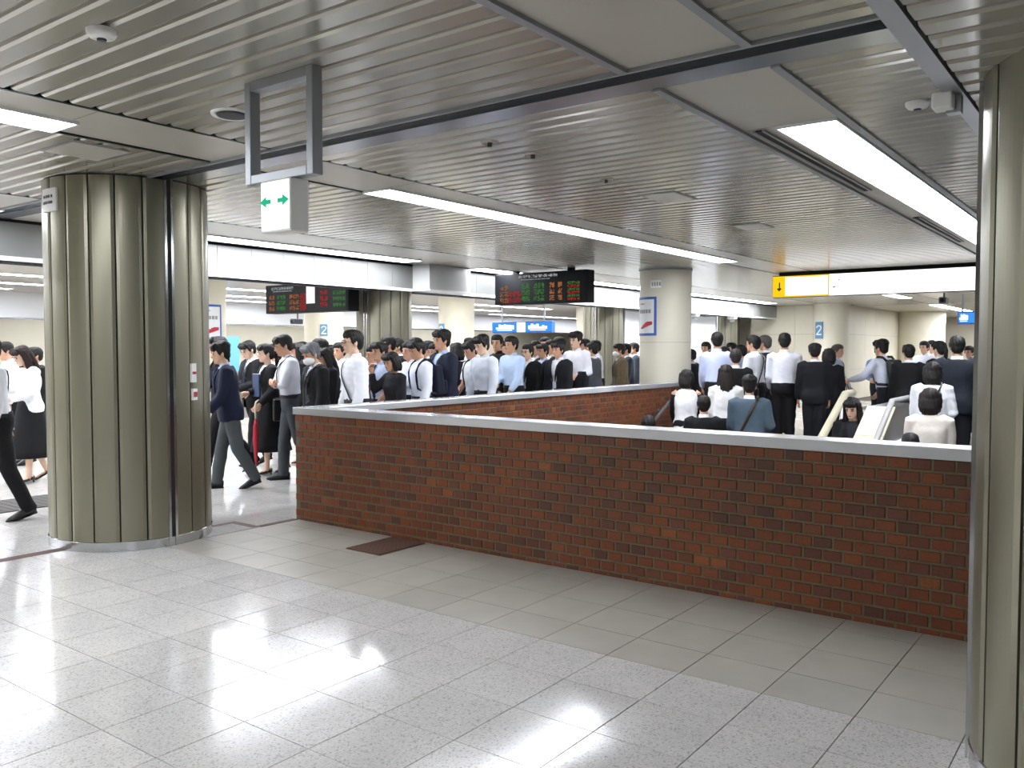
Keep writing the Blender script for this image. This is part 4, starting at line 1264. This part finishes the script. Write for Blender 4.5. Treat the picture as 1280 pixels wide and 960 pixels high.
def backpack(I, label, material='leather_black'):
    if I is None: return
    t = worn(I, 'backpack', label, 'backpack')
    q = MB()
    V = [rotY(p, I['ln'], I['hip']) for p in [(-.145, -.14, 1.0), (-.145, .14, 1.0), (-.145, .14, 1.40), (-.145, -.14, 1.40), (-.30, -.12, 1.0), (-.30, .12, 1.0), (-.26, .11, 1.40), (-.26, -.11, 1.40)]]
    q.add(V, [(0,1,2,3),(4,7,6,5),(0,4,5,1),(1,5,6,2),(2,6,7,3),(3,7,4,0)]); bevel(fit(I, q, 'bag_body', material, t, False), .035, 4)
    q = MB(); V = [rotY(p, I['ln'], I['hip']) for p in [(-.29, -.10, 1.02), (-.29, .10, 1.02), (-.285, .10, 1.20), (-.285, -.10, 1.20), (-.335, -.09, 1.03), (-.335, .09, 1.03), (-.325, .09, 1.19), (-.325, -.09, 1.19)]]
    q.add(V, [(0,1,2,3),(4,7,6,5),(0,4,5,1),(1,5,6,2),(2,6,7,3),(3,7,4,0)]); bevel(fit(I, q, 'pocket', material, t, False), .015, 3)
    for s in (1, -1):
        pts = [(-.15, s*.09, 1.38), (-.09, s*.105, 1.462), (-.01, s*.11, 1.478)]
        for z in (1.42, 1.32, 1.22, 1.12):
            a, b, c = tor_at(z); y = s*.115; pts.append((c+(b+I['inf']+.014)*math.sqrt(max(.05, 1-(y/(a+I['inf']))**2)), y, z))
        pts += [(.0, s*.19, 1.06), (-.14, s*.13, 1.03)]
        q = MB(); q.tube([rotY(p, I['ln'], I['hip']) for p in pts], [(.02, .006)]*len(pts), n=8, ref=(0, 1, 0)); fit(I, q, 'strap', material, t)
    return t
def phone(I, side, label):
    if I is None: return
    w, f, e, sh, u = I['wr'][side]
    p = w+f*.10; t = worn(I, 'phone', label, 'phone')
    up = np.array([-.35, 0, .93]); ac = np.cross(f, up); ac /= np.linalg.norm(ac); up = np.cross(ac, f)
    q = MB(); V = [p+up*a+f*b+ac*c for a in (.012, .022) for (b, c) in ((-.03, -.035), (.11, -.035), (.11, .035), (-.03, .035))]
    q.add(V, [(0,1,2,3),(7,6,5,4),(0,4,5,1),(1,5,6,2),(2,6,7,3),(3,7,4,0)]); fit(I, q, 'case', 'black_plastic', t, False)
    q = MB(); V = [p+up*.0235+f*b+ac*c for (b, c) in ((-.02, -.03), (.10, -.03), (.10, .03), (-.02, .03))]+[p+up*.021+f*b+ac*c for (b, c) in ((-.02, -.03), (.10, -.03), (.10, .03), (-.02, .03))]
    q.add(V, [(0,1,2,3),(7,6,5,4),(0,4,5,1),(1,5,6,2),(2,6,7,3),(3,7,4,0)]); fit(I, q, 'screen', 'led_white', t, False)
def handbag(I, side, label, material='leather_black', wd=.34, ht=.26):
    if I is None: return
    w, f, e, sh, u = I['wr'][side]
    c = w+f*.10; t = worn(I, 'handbag', label, 'bag')
    q = MB(); q.box(c[0]-wd/2, c[0]+wd/2, c[1]-.05, c[1]+.05, c[2]-.14-ht, c[2]-.14); bevel(fit(I, q, 'bag_body', material, t, False), .02, 3)
    for s in (.025, -.025):
        q = MB(); q.tube([(c[0]-.09, c[1]+s, c[2]-.15), (c[0]-.06, c[1]+s*.6, c[2]-.03), (c[0], c[1]+s*.2, c[2]+.005), (c[0]+.06, c[1]+s*.6, c[2]-.03), (c[0]+.09, c[1]+s, c[2]-.15)], .007, n=7, ref=(0, 1, 0)); fit(I, q, 'handle', material, t)

# ---- placing: px of the head, py of the head top, then a distance (on the floor) or a body height (on the stairs / escalator)
def face_dir(px, phi):
    r = ray(px, 436); c = -np.array([r[0], r[1]]); c /= np.linalg.norm(c)
    l = -np.array([RT[0], RT[1]]); l = l-(l@c)*c; l /= np.linalg.norm(l)
    v = c*math.cos(R(phi))+l*math.sin(R(phi)); return math.atan2(v[1], v[0])
DRY = [True]; SPEC = []; RES = {}
def resolve():
    # keep the queue outside the parapet and people apart: later ones step back along their line of sight
    fixed = []
    def yfloor(px, d):
        r = ray(px, 436)
        if 445 < px < 800:
            dm = 6.62/r[1]; return max(d, dm+(d-8.8)*.62)
        return d
    L = sorted([(yfloor(px, d), lab, px, py, z, H) for (lab, px, py, d, z, H) in SPEC])
    for (d, lab, px, py, z, H) in L:
        r = ray(px, py)
        if z: continue
        for _ in range(120):
            x, y = r[0]*d, r[1]*d
            hit = any((x-a)**2+(y-b)**2 < (.54 if px < 450 else .48)**2 for a, b in fixed) or math.hypot(x-wpx, y-wpy) < wpr+.3 or any(math.hypot(x-a, y-b) < .75 for a, b in ((9.62, 9.72), (16.35, 9.75)))
            if not hit: break
            d += .05
        fixed.append((x, y)); RES[lab] = d
def P(px, py, d, phi, label, zone=None, H=None, **k):
    if DRY[0]:
        SPEC.append((label, px, py, d, zone, H)); return None
    r = ray(px, py)
    d = RES.get(label, d)
    if zone:
        fn = stair_z if zone == 'stair' else esc_z
        best = None
        for dd in np.linspace(5, 14, 1801):
            X = r[0]*dd; zt = CAM_H+r[2]*dd; e = abs(zt-H-fn(X))
            if best is None or e < best[0]: best = (e, dd)
        d = best[1]; X, Y = r[0]*d, r[1]*d; z = fn(X)
        if zone == 'stair':
            kk = math.floor((XT-X)/run); z = -rise*(kk+1) if X < XT else 0.0
        else:
            kk = math.floor((EXT-X)/.4); z = esc_z(EXT-.4*kk-.2)+.02 if X < EXT else 0.0
        hh = CAM_H+r[2]*d-z
    else:
        X, Y = r[0]*d, r[1]*d; z = 0.0; hh = CAM_H+r[2]*d
    hh = max(1.45, min(1.88, hh))*.985
    k.setdefault('vox', .016 if d < 10 else .019 if d < 12 else .024)
    return person((X, Y, z), face_dir(px, phi), hh, label, **k)
NAVY = '171b2a'; BLK = '131316'; CHAR = '25272c'; WHT = 'e4e8f0'; LBL = 'bccbe8'; GRY = '3c4044'
def build_people():
    # --- left of the clad pillar
    I = P(-8, 420, 7.5, 74, 'man in white shirt with dark straps at the left edge of the view', tc=WHT, legs='smallR', arms=('down', 'back'), lean=4, bc=BLK)
    shoulder_bag(I, 1, 'black bag with a narrow strap on the man at the left edge', width=.012)
    I = P(36, 431, 9.8, 62, 'woman with brown hair, white jacket and long black skirt looking down, beside the clad pillar', fem=1, top='blouse', tc='eceef2', bottom='longskirt', bc=BLK, hair='long', hc='2a1b15', arms=('front', 'phone'), head=(0, 22), legs='small', skin='c')
    phone(I, 1, 'phone held by the woman in the white jacket at left')
    P(47, 432, 11.6, 70, 'dark-haired person in black half hidden between the white-jacket woman and the pillar', top='jacket', tc=BLK, legs='walkL')
    P(14, 427, 11.0, 75, 'man in white shirt mostly hidden behind the man at the left edge', tc=WHT, legs='small', head=(0, 15))
    # --- gap right of the clad pillar
    P(286, 427, 9.3, 84, 'man in navy jacket and grey trousers striding left past the clad pillar', top='jacket', tc='1a2036', ic=LBL, bc='4a5052', legs='mid', arms=('low', 'face'), lean=6, head=(0, 8), hair='short2', skin='a', tie='202840')
    P(277, 418, 10.3, 90, 'person with long dark hair in black right behind the striding man', fem=1, top='jacket', tc=BLK, hair='long', bc=BLK, legs='walkL', arms=('back', 'fwd'))
    I = P(317, 425, 11.2, 62, 'young man in black suit and dark tie looking down, left of the umbrella woman', top='jacket', tc=BLK, tie='232a38', ic=WHT, bc=BLK, hair='bang', arms=('front', 'front'), head=(5, 20), legs='small', skin='c', ex=('open',))
    phone(I, 0, 'phone in the hands of the young man with the dark tie')
    I = P(337, 430, 10.4, 72, 'woman in black cardigan and white top, black skirt, holding a folder and a red umbrella', fem=1, top='cardigan', tc=BLK, ic=WHT, bottom='longskirt', bc=BLK, hair='pony', arms=('umb', 'bent'), legs='small', skin='c', head=(-5, 3))
    # umbrella and folder
    if I:
        w_, f_, _, _, _ = I['wr'][0]; c = local_to_world(I, w_+f_*.08)
        t = thing('umbrella', 'closed red umbrella with a cream crook handle held upright', 'umbrella', (c[0], c[1], c[2]))
        MB().tube([(0, 0, -.12), (0, 0, .05), (.012, 0, .085), (.045, 0, .10), (.075, 0, .08), (.08, 0, .05)], .011, n=8, ref=(0, 1, 0)).build('handle', 'deck_cream', t, smooth=True)
        mat('umbrella_red', 'a31c2c', .6, noise=.1, nscale=30)
        q = MB(); q.tube([(0, 0, -.12), (0, 0, -.2), (0, 0, -.35), (0, 0, -.58), (0, 0, -.66)], [.012, .030, .036, .02, .008], n=12); q.build('canopy', 'umbrella_red', t, smooth=True)
        MB().tube([(0, 0, -.65), (0, 0, min(-.70, .01-c[2]+.03))], .004, n=6).build('tip', 'steel', t)
        mat('folder_blue', '3b4f74', .6)
        t = worn(I, 'folder', 'slate blue folder pressed to the chest of the umbrella woman', 'folder')
        q = MB(); q.box(.155, .175, -.20, .06, 1.03, 1.33); fit(I, q, 'cover', 'folder_blue', t, False)
        q = MB(); q.box(.158, .172, -.195, .055, 1.325, 1.335); fit(I, q, 'pages', 'plate_white', t, False)
    P(345, 430, 12.8, 60, 'person with brown hair peeping between the umbrella woman and the man with crossed arms', tc=WHT, hc='2a1c16', fem=1, hair='bob', top='blouse')
    I = P(363, 418, 9.6, 78, 'man in short-sleeved white shirt with crossed arms and grey trousers', tc='dfe3ee', sl='roll', bc='474c52', arms=('cross', 'cross'), hair='bang', hc='1d1816', head=(0, 14), legs='smallR', lean=4, skin='b')
    shoulder_bag(I, 1, 'black strap and bag across the back of the man with crossed arms')
    P(376, 429, 11.2, 80, 'woman with black hair in black close behind the man with crossed arms', fem=1, top='jacket', tc=BLK, hair='long', bottom='skirt')
    I = P(396, 430, 9.5, 62, 'grey-haired man in black suit wearing a white face mask', top='jacket', tc=BLK, ic=WHT, tie='3a4250', hair='short2', hc='6d7074', ex=('mask', 'open'), head=(5, 16))
    shoulder_bag(I, 1, 'dark bag strap across the shirt of the grey-haired masked man')
    P(404, 424, 11.0, 95, 'dark-haired man in black just behind the grey-haired masked man', top='jacket', tc=BLK)
    P(413, 435, 10.2, 75, 'woman in black with head bent down beside the man in red glasses', fem=1, top='jacket', tc=BLK, hair='long', head=(10, 20), bottom='skirt')
    P(381, 428, 13.6, 50, 'far dark-haired man seen over the grey-haired masked man', tc=WHT)
    P(417, 432, 12.6, 55, 'far person whose dark hair shows left of the man in red glasses', top='jacket', tc=BLK)
    P(427, 429, 12.0, 45, 'round-faced man looking over the shoulder of the man in red glasses', tc=WHT, skin='b')
    I = P(446, 413, 8.6, 72, 'tall man in white shirt and red glasses with a black shoulder bag', tc='e8ebf2', bc=BLK, ex=('glasses',), legs='small', arms=('down', 'down'), skin='c', hair='short')
    shoulder_bag(I, -1, 'large black shoulder bag worn at the hip of the man in red glasses')
    # --- middle of the crowd
    P(478, 428, 9.7, 55, 'young man in pale blue short-sleeved shirt with dark tie right of the first background pillar', tc=LBL, sl='short', tie='20283c', arms=('low', 'front'), skin='b', hair='bang')
    P(470, 433, 10.6, 60, 'man in white shirt half hidden at the left of the pale blue short-sleeved shirt', tc=WHT)
    P(489, 421, 12.0, 80, 'man in dark suit before the clad background pillar, left of two', top='jacket', tc=CHAR)
    P(500, 424, 12.8, 75, 'man in dark suit before the clad background pillar, right of two', top='jacket', tc=BLK, ic=WHT)
    P(495, 440, 9.1, 60, 'woman in black patterned dress raising a hand to her face', fem=1, top='blouse', tc='18181c', hair='bob', arms=('down', 'face'), head=(8, 14), bottom='longskirt', bc=BLK, skin='b')
    I = P(528, 425, 8.9, 66, 'man in white shirt with backpack straps looking at his phone', tc='e6eaf2', arms=('down', 'phone'), head=(5, 14), skin='b', hair='bang')
    backpack(I, 'navy backpack on the man looking at his phone', material=cloth(NAVY)); phone(I, 1, 'phone in the hand of the man with the navy backpack')
    P(515, 428, 10.4, 55, 'man whose face shows left of the man with the phone', tc=WHT, skin='b')
    P(523, 423, 11.4, 65, 'dark head directly behind the man with the phone', top='jacket', tc=BLK)
    P(539, 427, 12.4, 95, 'dark head between the man with the phone and the tall navy suit', top='jacket', tc=BLK)
    P(556, 414, 9.4, 58, 'tall man in navy suit and blue open collar shirt', top='jacket', tc='1b2032', ic='a8c0e6', hair='short2', ex=('open',), skin='b')
    P(547, 430, 10.6, 50, 'man in pale shirt half hidden left of the tall navy suit', tc=LBL, skin='b')
    P(573, 429, 11.2, 150, 'person with black bobbed hair right of the tall navy suit', fem=1, top='blouse', tc=CHAR, hair='bob')
    I = P(594, 427, 10.4, 60, 'man in white short-sleeved shirt with backpack left of the grey-shirted man', tc='eceff2', sl='short', hair='short2', head=(0, 15), arms=('down', 'low'))
    backpack(I, 'dark backpack on the man in the short-sleeved shirt left of the grey-shirted man')
    P(589, 423, 13.6, 40, 'far man peering over the short-sleeved white shirt', tc=WHT)
    P(607, 420, 9.3, 52, 'man with thick black hair in a light grey-blue long-sleeved shirt', tc='ccd3de', hair='short2', head=(5, 12), arms=('down', 'down'), skin='c')
    P(624, 419, 11.2, 62, 'man in black top turning his head away, right of the grey-blue shirt', top='shirt', tc=BLK, head=(40, 0), skin='b')
    P(642, 421, 10.8, 50, 'man in light blue shirt with folded hands', tc='b9cdea', arms=('low', 'front'), skin='b')
    P(634, 427, 12.4, 55, 'man half hidden left of the light blue shirt', tc=WHT, skin='a')
    P(662, 431, 10.4, 42, 'short-faced man with glasses in open black suit and white shirt', top='jacket', tc=BLK, ic=WHT, ex=('glasses', 'open'), skin='c')
    P(672, 427, 11.6, 50, 'dark-haired man right behind the man in glasses and black suit', top='jacket', tc=BLK)
    P(681, 430, 10.8, 48, 'man in black jacket with blue striped collar', top='jacket', tc=BLK, ic='a9bcdc', skin='b', hair='bang')
    P(683, 422, 15.0, 40, 'far dark head above the man with the blue striped collar', tc=WHT)
    P(691, 426, 12.4, 55, 'dark head between the blue striped collar and the open black suit', top='jacket', tc=BLK)
    P(700, 428, 9.9, 40, 'man in open black suit over a plain white shirt in mid crowd', top='jacket', tc='16171c', ic=WHT, ex=('open',), hair='bang', skin='b')
    P(702, 422, 13.2, 60, 'man in pale blue behind the open black suit', tc=LBL)
    I = P(722, 416, 10.6, 38, 'tall man in white shirt carrying a black jacket over his arm', tc='eceef4', arms=('bent', 'low'), hair='short2', hc='1d1614', skin='c')
    if I:
        w_, f_, _, _, _ = I['wr'][0]
        t = worn(I, 'folded_jacket', 'black jacket draped over the forearm of the tall man in white', 'jacket')
        q = MB(); pm_ = w_-f_*.10; q.tube([pm_+np.array((0, .0, .05)), pm_+np.array((0, 0, -.05)), pm_+np.array((.01, 0, -.25)), pm_+np.array((.01, 0, -.36))], [(.06, .06), (.14, .08), (.15, .07), (.12, .04)], n=14, ref=(0, 1, 0)); fit(I, q, 'cloth', cloth(BLK), t)
        q = MB(); q.tube([pm_+np.array((.03, .07, .0)), pm_+np.array((.05, .08, -.2)), pm_+np.array((.05, .08, -.42))], [(.04, .03), (.045, .03), (.04, .025)], n=10, ref=(0, 1, 0)); fit(I, q, 'sleeve', cloth(BLK), t)
    P(733, 424, 12.2, 60, 'dark-haired person tight behind the tall man in white', top='jacket', tc=BLK, hair='bang')
    P(743, 429, 11.4, 110, 'man in grey jacket with his head turned, before the second clad background pillar', top='jacket', tc='4b5058')
    P(747, 426, 13.2, 80, 'man in black vest and white sleeves by the second clad background pillar', top='shirt', tc=WHT)
    I = P(777, 430, 11.0, 78, 'man in brown jacket wearing a white face mask', top='jacket', tc='6a5d48', ic='a89f8c', ex=('mask',), hair='bang', hc='1c1816')
    shoulder_bag(I, 1, 'black bag strap across the brown jacket')
    P(785, 430, 13.4, 80, 'dark-haired person right behind the man in the brown jacket', top='jacket', tc='3d4250')
    P(795, 429, 14.6, 82, 'man in grey suit walking left beside the cream pillar', top='jacket', tc='4a525c', ic=WHT, skin='a', hc='3a3330')
    # --- up the stairs, seen from behind
    P(858, 461, 0, 182, 'woman with dark bob in white sleeveless top over black sleeves climbing next to the parapet', zone='stair', H=1.60, fem=1, top='blouse', tc='edf0f2', sl='none', sleeves=BLK, hair='bob', bc=BLK, legs='step', arms=('low', 'low'))
    P(811, 519, 0, 175, 'low dark head at the brick wall, lowest on the stairs', zone='stair', H=1.66, top='jacket', tc=BLK, legs='step')
    P(880, 494, 0, 178, 'man in black suit low on the stairs between two women in white', zone='stair', H=1.68, top='jacket', tc=BLK, ic=WHT, legs='stepR')
    P(908, 455, 0, 176, 'woman with long dark hair and white blouse seen from behind on the stairs', zone='stair', H=1.66, fem=1, top='blouse', tc='f0f0f0', hair='long', hc='1f1512', bottom='skirt', bc=BLK, legs='step', arms=('low', 'low'), vox=.015)
    I = P(937, 469, 0, 180, 'man in blue-grey jacket with a bag strap down his back on the stairs', zone='stair', H=1.77, top='jacket', tc='4e5f6c', legs='stepR', hair='short2', arms=('low', 'bent'))
    shoulder_bag(I, -1, 'thin brown bag strap over the blue-grey jacket on the stairs', material='leather_brown')
    P(897, 416, 12.6, 172, 'tall man in light blue shirt seen from behind at the top of the stairs', tc='c3cdea', legs='stand', arms=('low', 'down'), bc=BLK)
    P(884, 428, 15.0, 30, 'man facing this way in front of the white partition', tc=WHT, skin='a')
    P(866, 437, 14.2, 120, 'person in black just right of the cream pillar', top='jacket', tc=BLK)
    P(920, 437, 0, 176, 'man in black suit with white collar seen from behind left of the strapped white shirt', zone='stair', H=1.60, top='jacket', tc=BLK, ic='f0f0f0', hc='26211f')
    P(917, 429, 15.5, 60, 'dark head far off in the bright doorway', top='jacket', tc=BLK)
    P(929, 432, 14.6, 120, 'person in pale blue far off in the bright doorway', tc=LBL)
    P(907, 434, 13.6, 170, 'dark head showing right of the tall light blue shirt', top='jacket', tc=BLK)
    I = P(945, 420, 12.7, 118, 'man in white shirt with dark shoulder straps looking left at the stair top', tc='e9ecf2', sl='short', arms=('low', 'low'))
    shoulder_bag(I, -1, 'dark strap over the white shirt of the man looking left at the stair top')
    P(959, 420, 13.8, 125, 'grey-haired man in dark vest right of the strapped white shirt', top='jacket', tc=CHAR, sl='none', sleeves=WHT, ic=WHT, hc='54504e')
    P(981, 417, 12.3, 178, 'man in plain white shirt and black trousers seen from behind', tc='eceef6', arms=('low', 'low'), bc=BLK, vox=.017)
    P(1019, 430, 11.9, 174, 'man with black cap and black suit seen from behind by the beige handrail', top='jacket', tc='15171c', hair='cap', arms=('down', 'down'))
    P(1037, 436, 12.2, 170, 'dark-haired person in black beside the man with the cap', fem=1, top='jacket', tc=BLK, hair='bob', arms=('down', 'down'))
    I = P(1044, 429, 14.8, -70, 'older man in pale blue shirt carrying a grey bag by the number plate pillar', tc='b6c4dc', arms=('low', 'umb'), bc='8a8272', hc='5c5048', skin='a', legs='walkL')
    shoulder_bag(I, 1, 'dark strap over the pale blue shirt of the older man'); handbag(I, 1, 'grey handbag carried by the older man by the number plate pillar', material='grey_box')
    P(1100, 432, 15.5, 20, 'man in blue shirt facing this way left of the backpack man', tc='7f98c4', skin='a', arms=('front', 'front'))
    I = P(1110, 425, 12.0, 128, 'man in light shirt with a black backpack leaning left at the escalator top', tc='ccd2e0', arms=('out', 'low'), lean=10, bc=CHAR, hair='short2')
    backpack(I, 'black backpack with white print on the man leaning left'); handbag(I, 0, 'dark bag held forward by the backpack man', wd=.26, ht=.2)
    P(1137, 431, 11.8, 165, 'person in black jacket with rounded dark hair right of the backpack', top='jacket', tc=BLK, ic=WHT, hair='bang')
    P(1157, 427, 16.5, 30, 'man in white facing this way, left one of two behind the ponytail woman', tc=WHT, skin='a')
    P(1166, 426, 17.2, 20, 'man in white facing this way, right one of two behind the ponytail woman', tc=WHT, skin='a')
    P(1177, 427, 12.2, 140, 'woman with dark ponytail in black beside the big navy suit', fem=1, top='jacket', tc=BLK, hair='pony', skin='c')
    P(1197, 421, 9.75, 176, 'big man in dark navy suit seen from behind next to the right pillar', top='jacket', tc='1c222c', ic='f2f2f2', build=1.6, vox=.016)
    P(1213, 433, 15.6, 30, 'person in white glimpsed between the navy suit and the right pillar', tc=WHT, skin='a')
    # --- on the escalator
    I = P(1166, 453, 0, 178, 'woman with long dark hair in loose white top upper on the escalator', zone='esc', H=1.60, fem=1, top='blouse', tc='e8ecf2', hair='bob', bc=BLK, arms=('low', 'bent'), build=1.6)
    shoulder_bag(I, -1, 'dark strap over the loose white top on the escalator', width=.01)
    P(1163, 486, 0, 180, 'woman with dark bob in cream top seen from behind on the escalator', zone='esc', H=1.60, fem=1, top='blouse', tc='e4dcd2', hair='bob', hc='1c1413', bc=BLK, arms=('low', 'low'), vox=.014)
    P(1138, 543, 0, 180, 'top of a dark head lowest on the escalator', zone='esc', H=1.58, top='jacket', tc=BLK)
    P(1068, 497, 0, 12, 'woman with long black hair in dark clothes facing this way on the stairs', zone='stair', H=1.58, fem=1, top='cardigan', tc=BLK, ic='22242a', hair='long', hc='15100f', skin='c', head=(-8, 14), arms=('low', 'low'), bc=BLK, vox=.015)
build_people()
resolve()
DRY[0] = False
build_people()
flush()
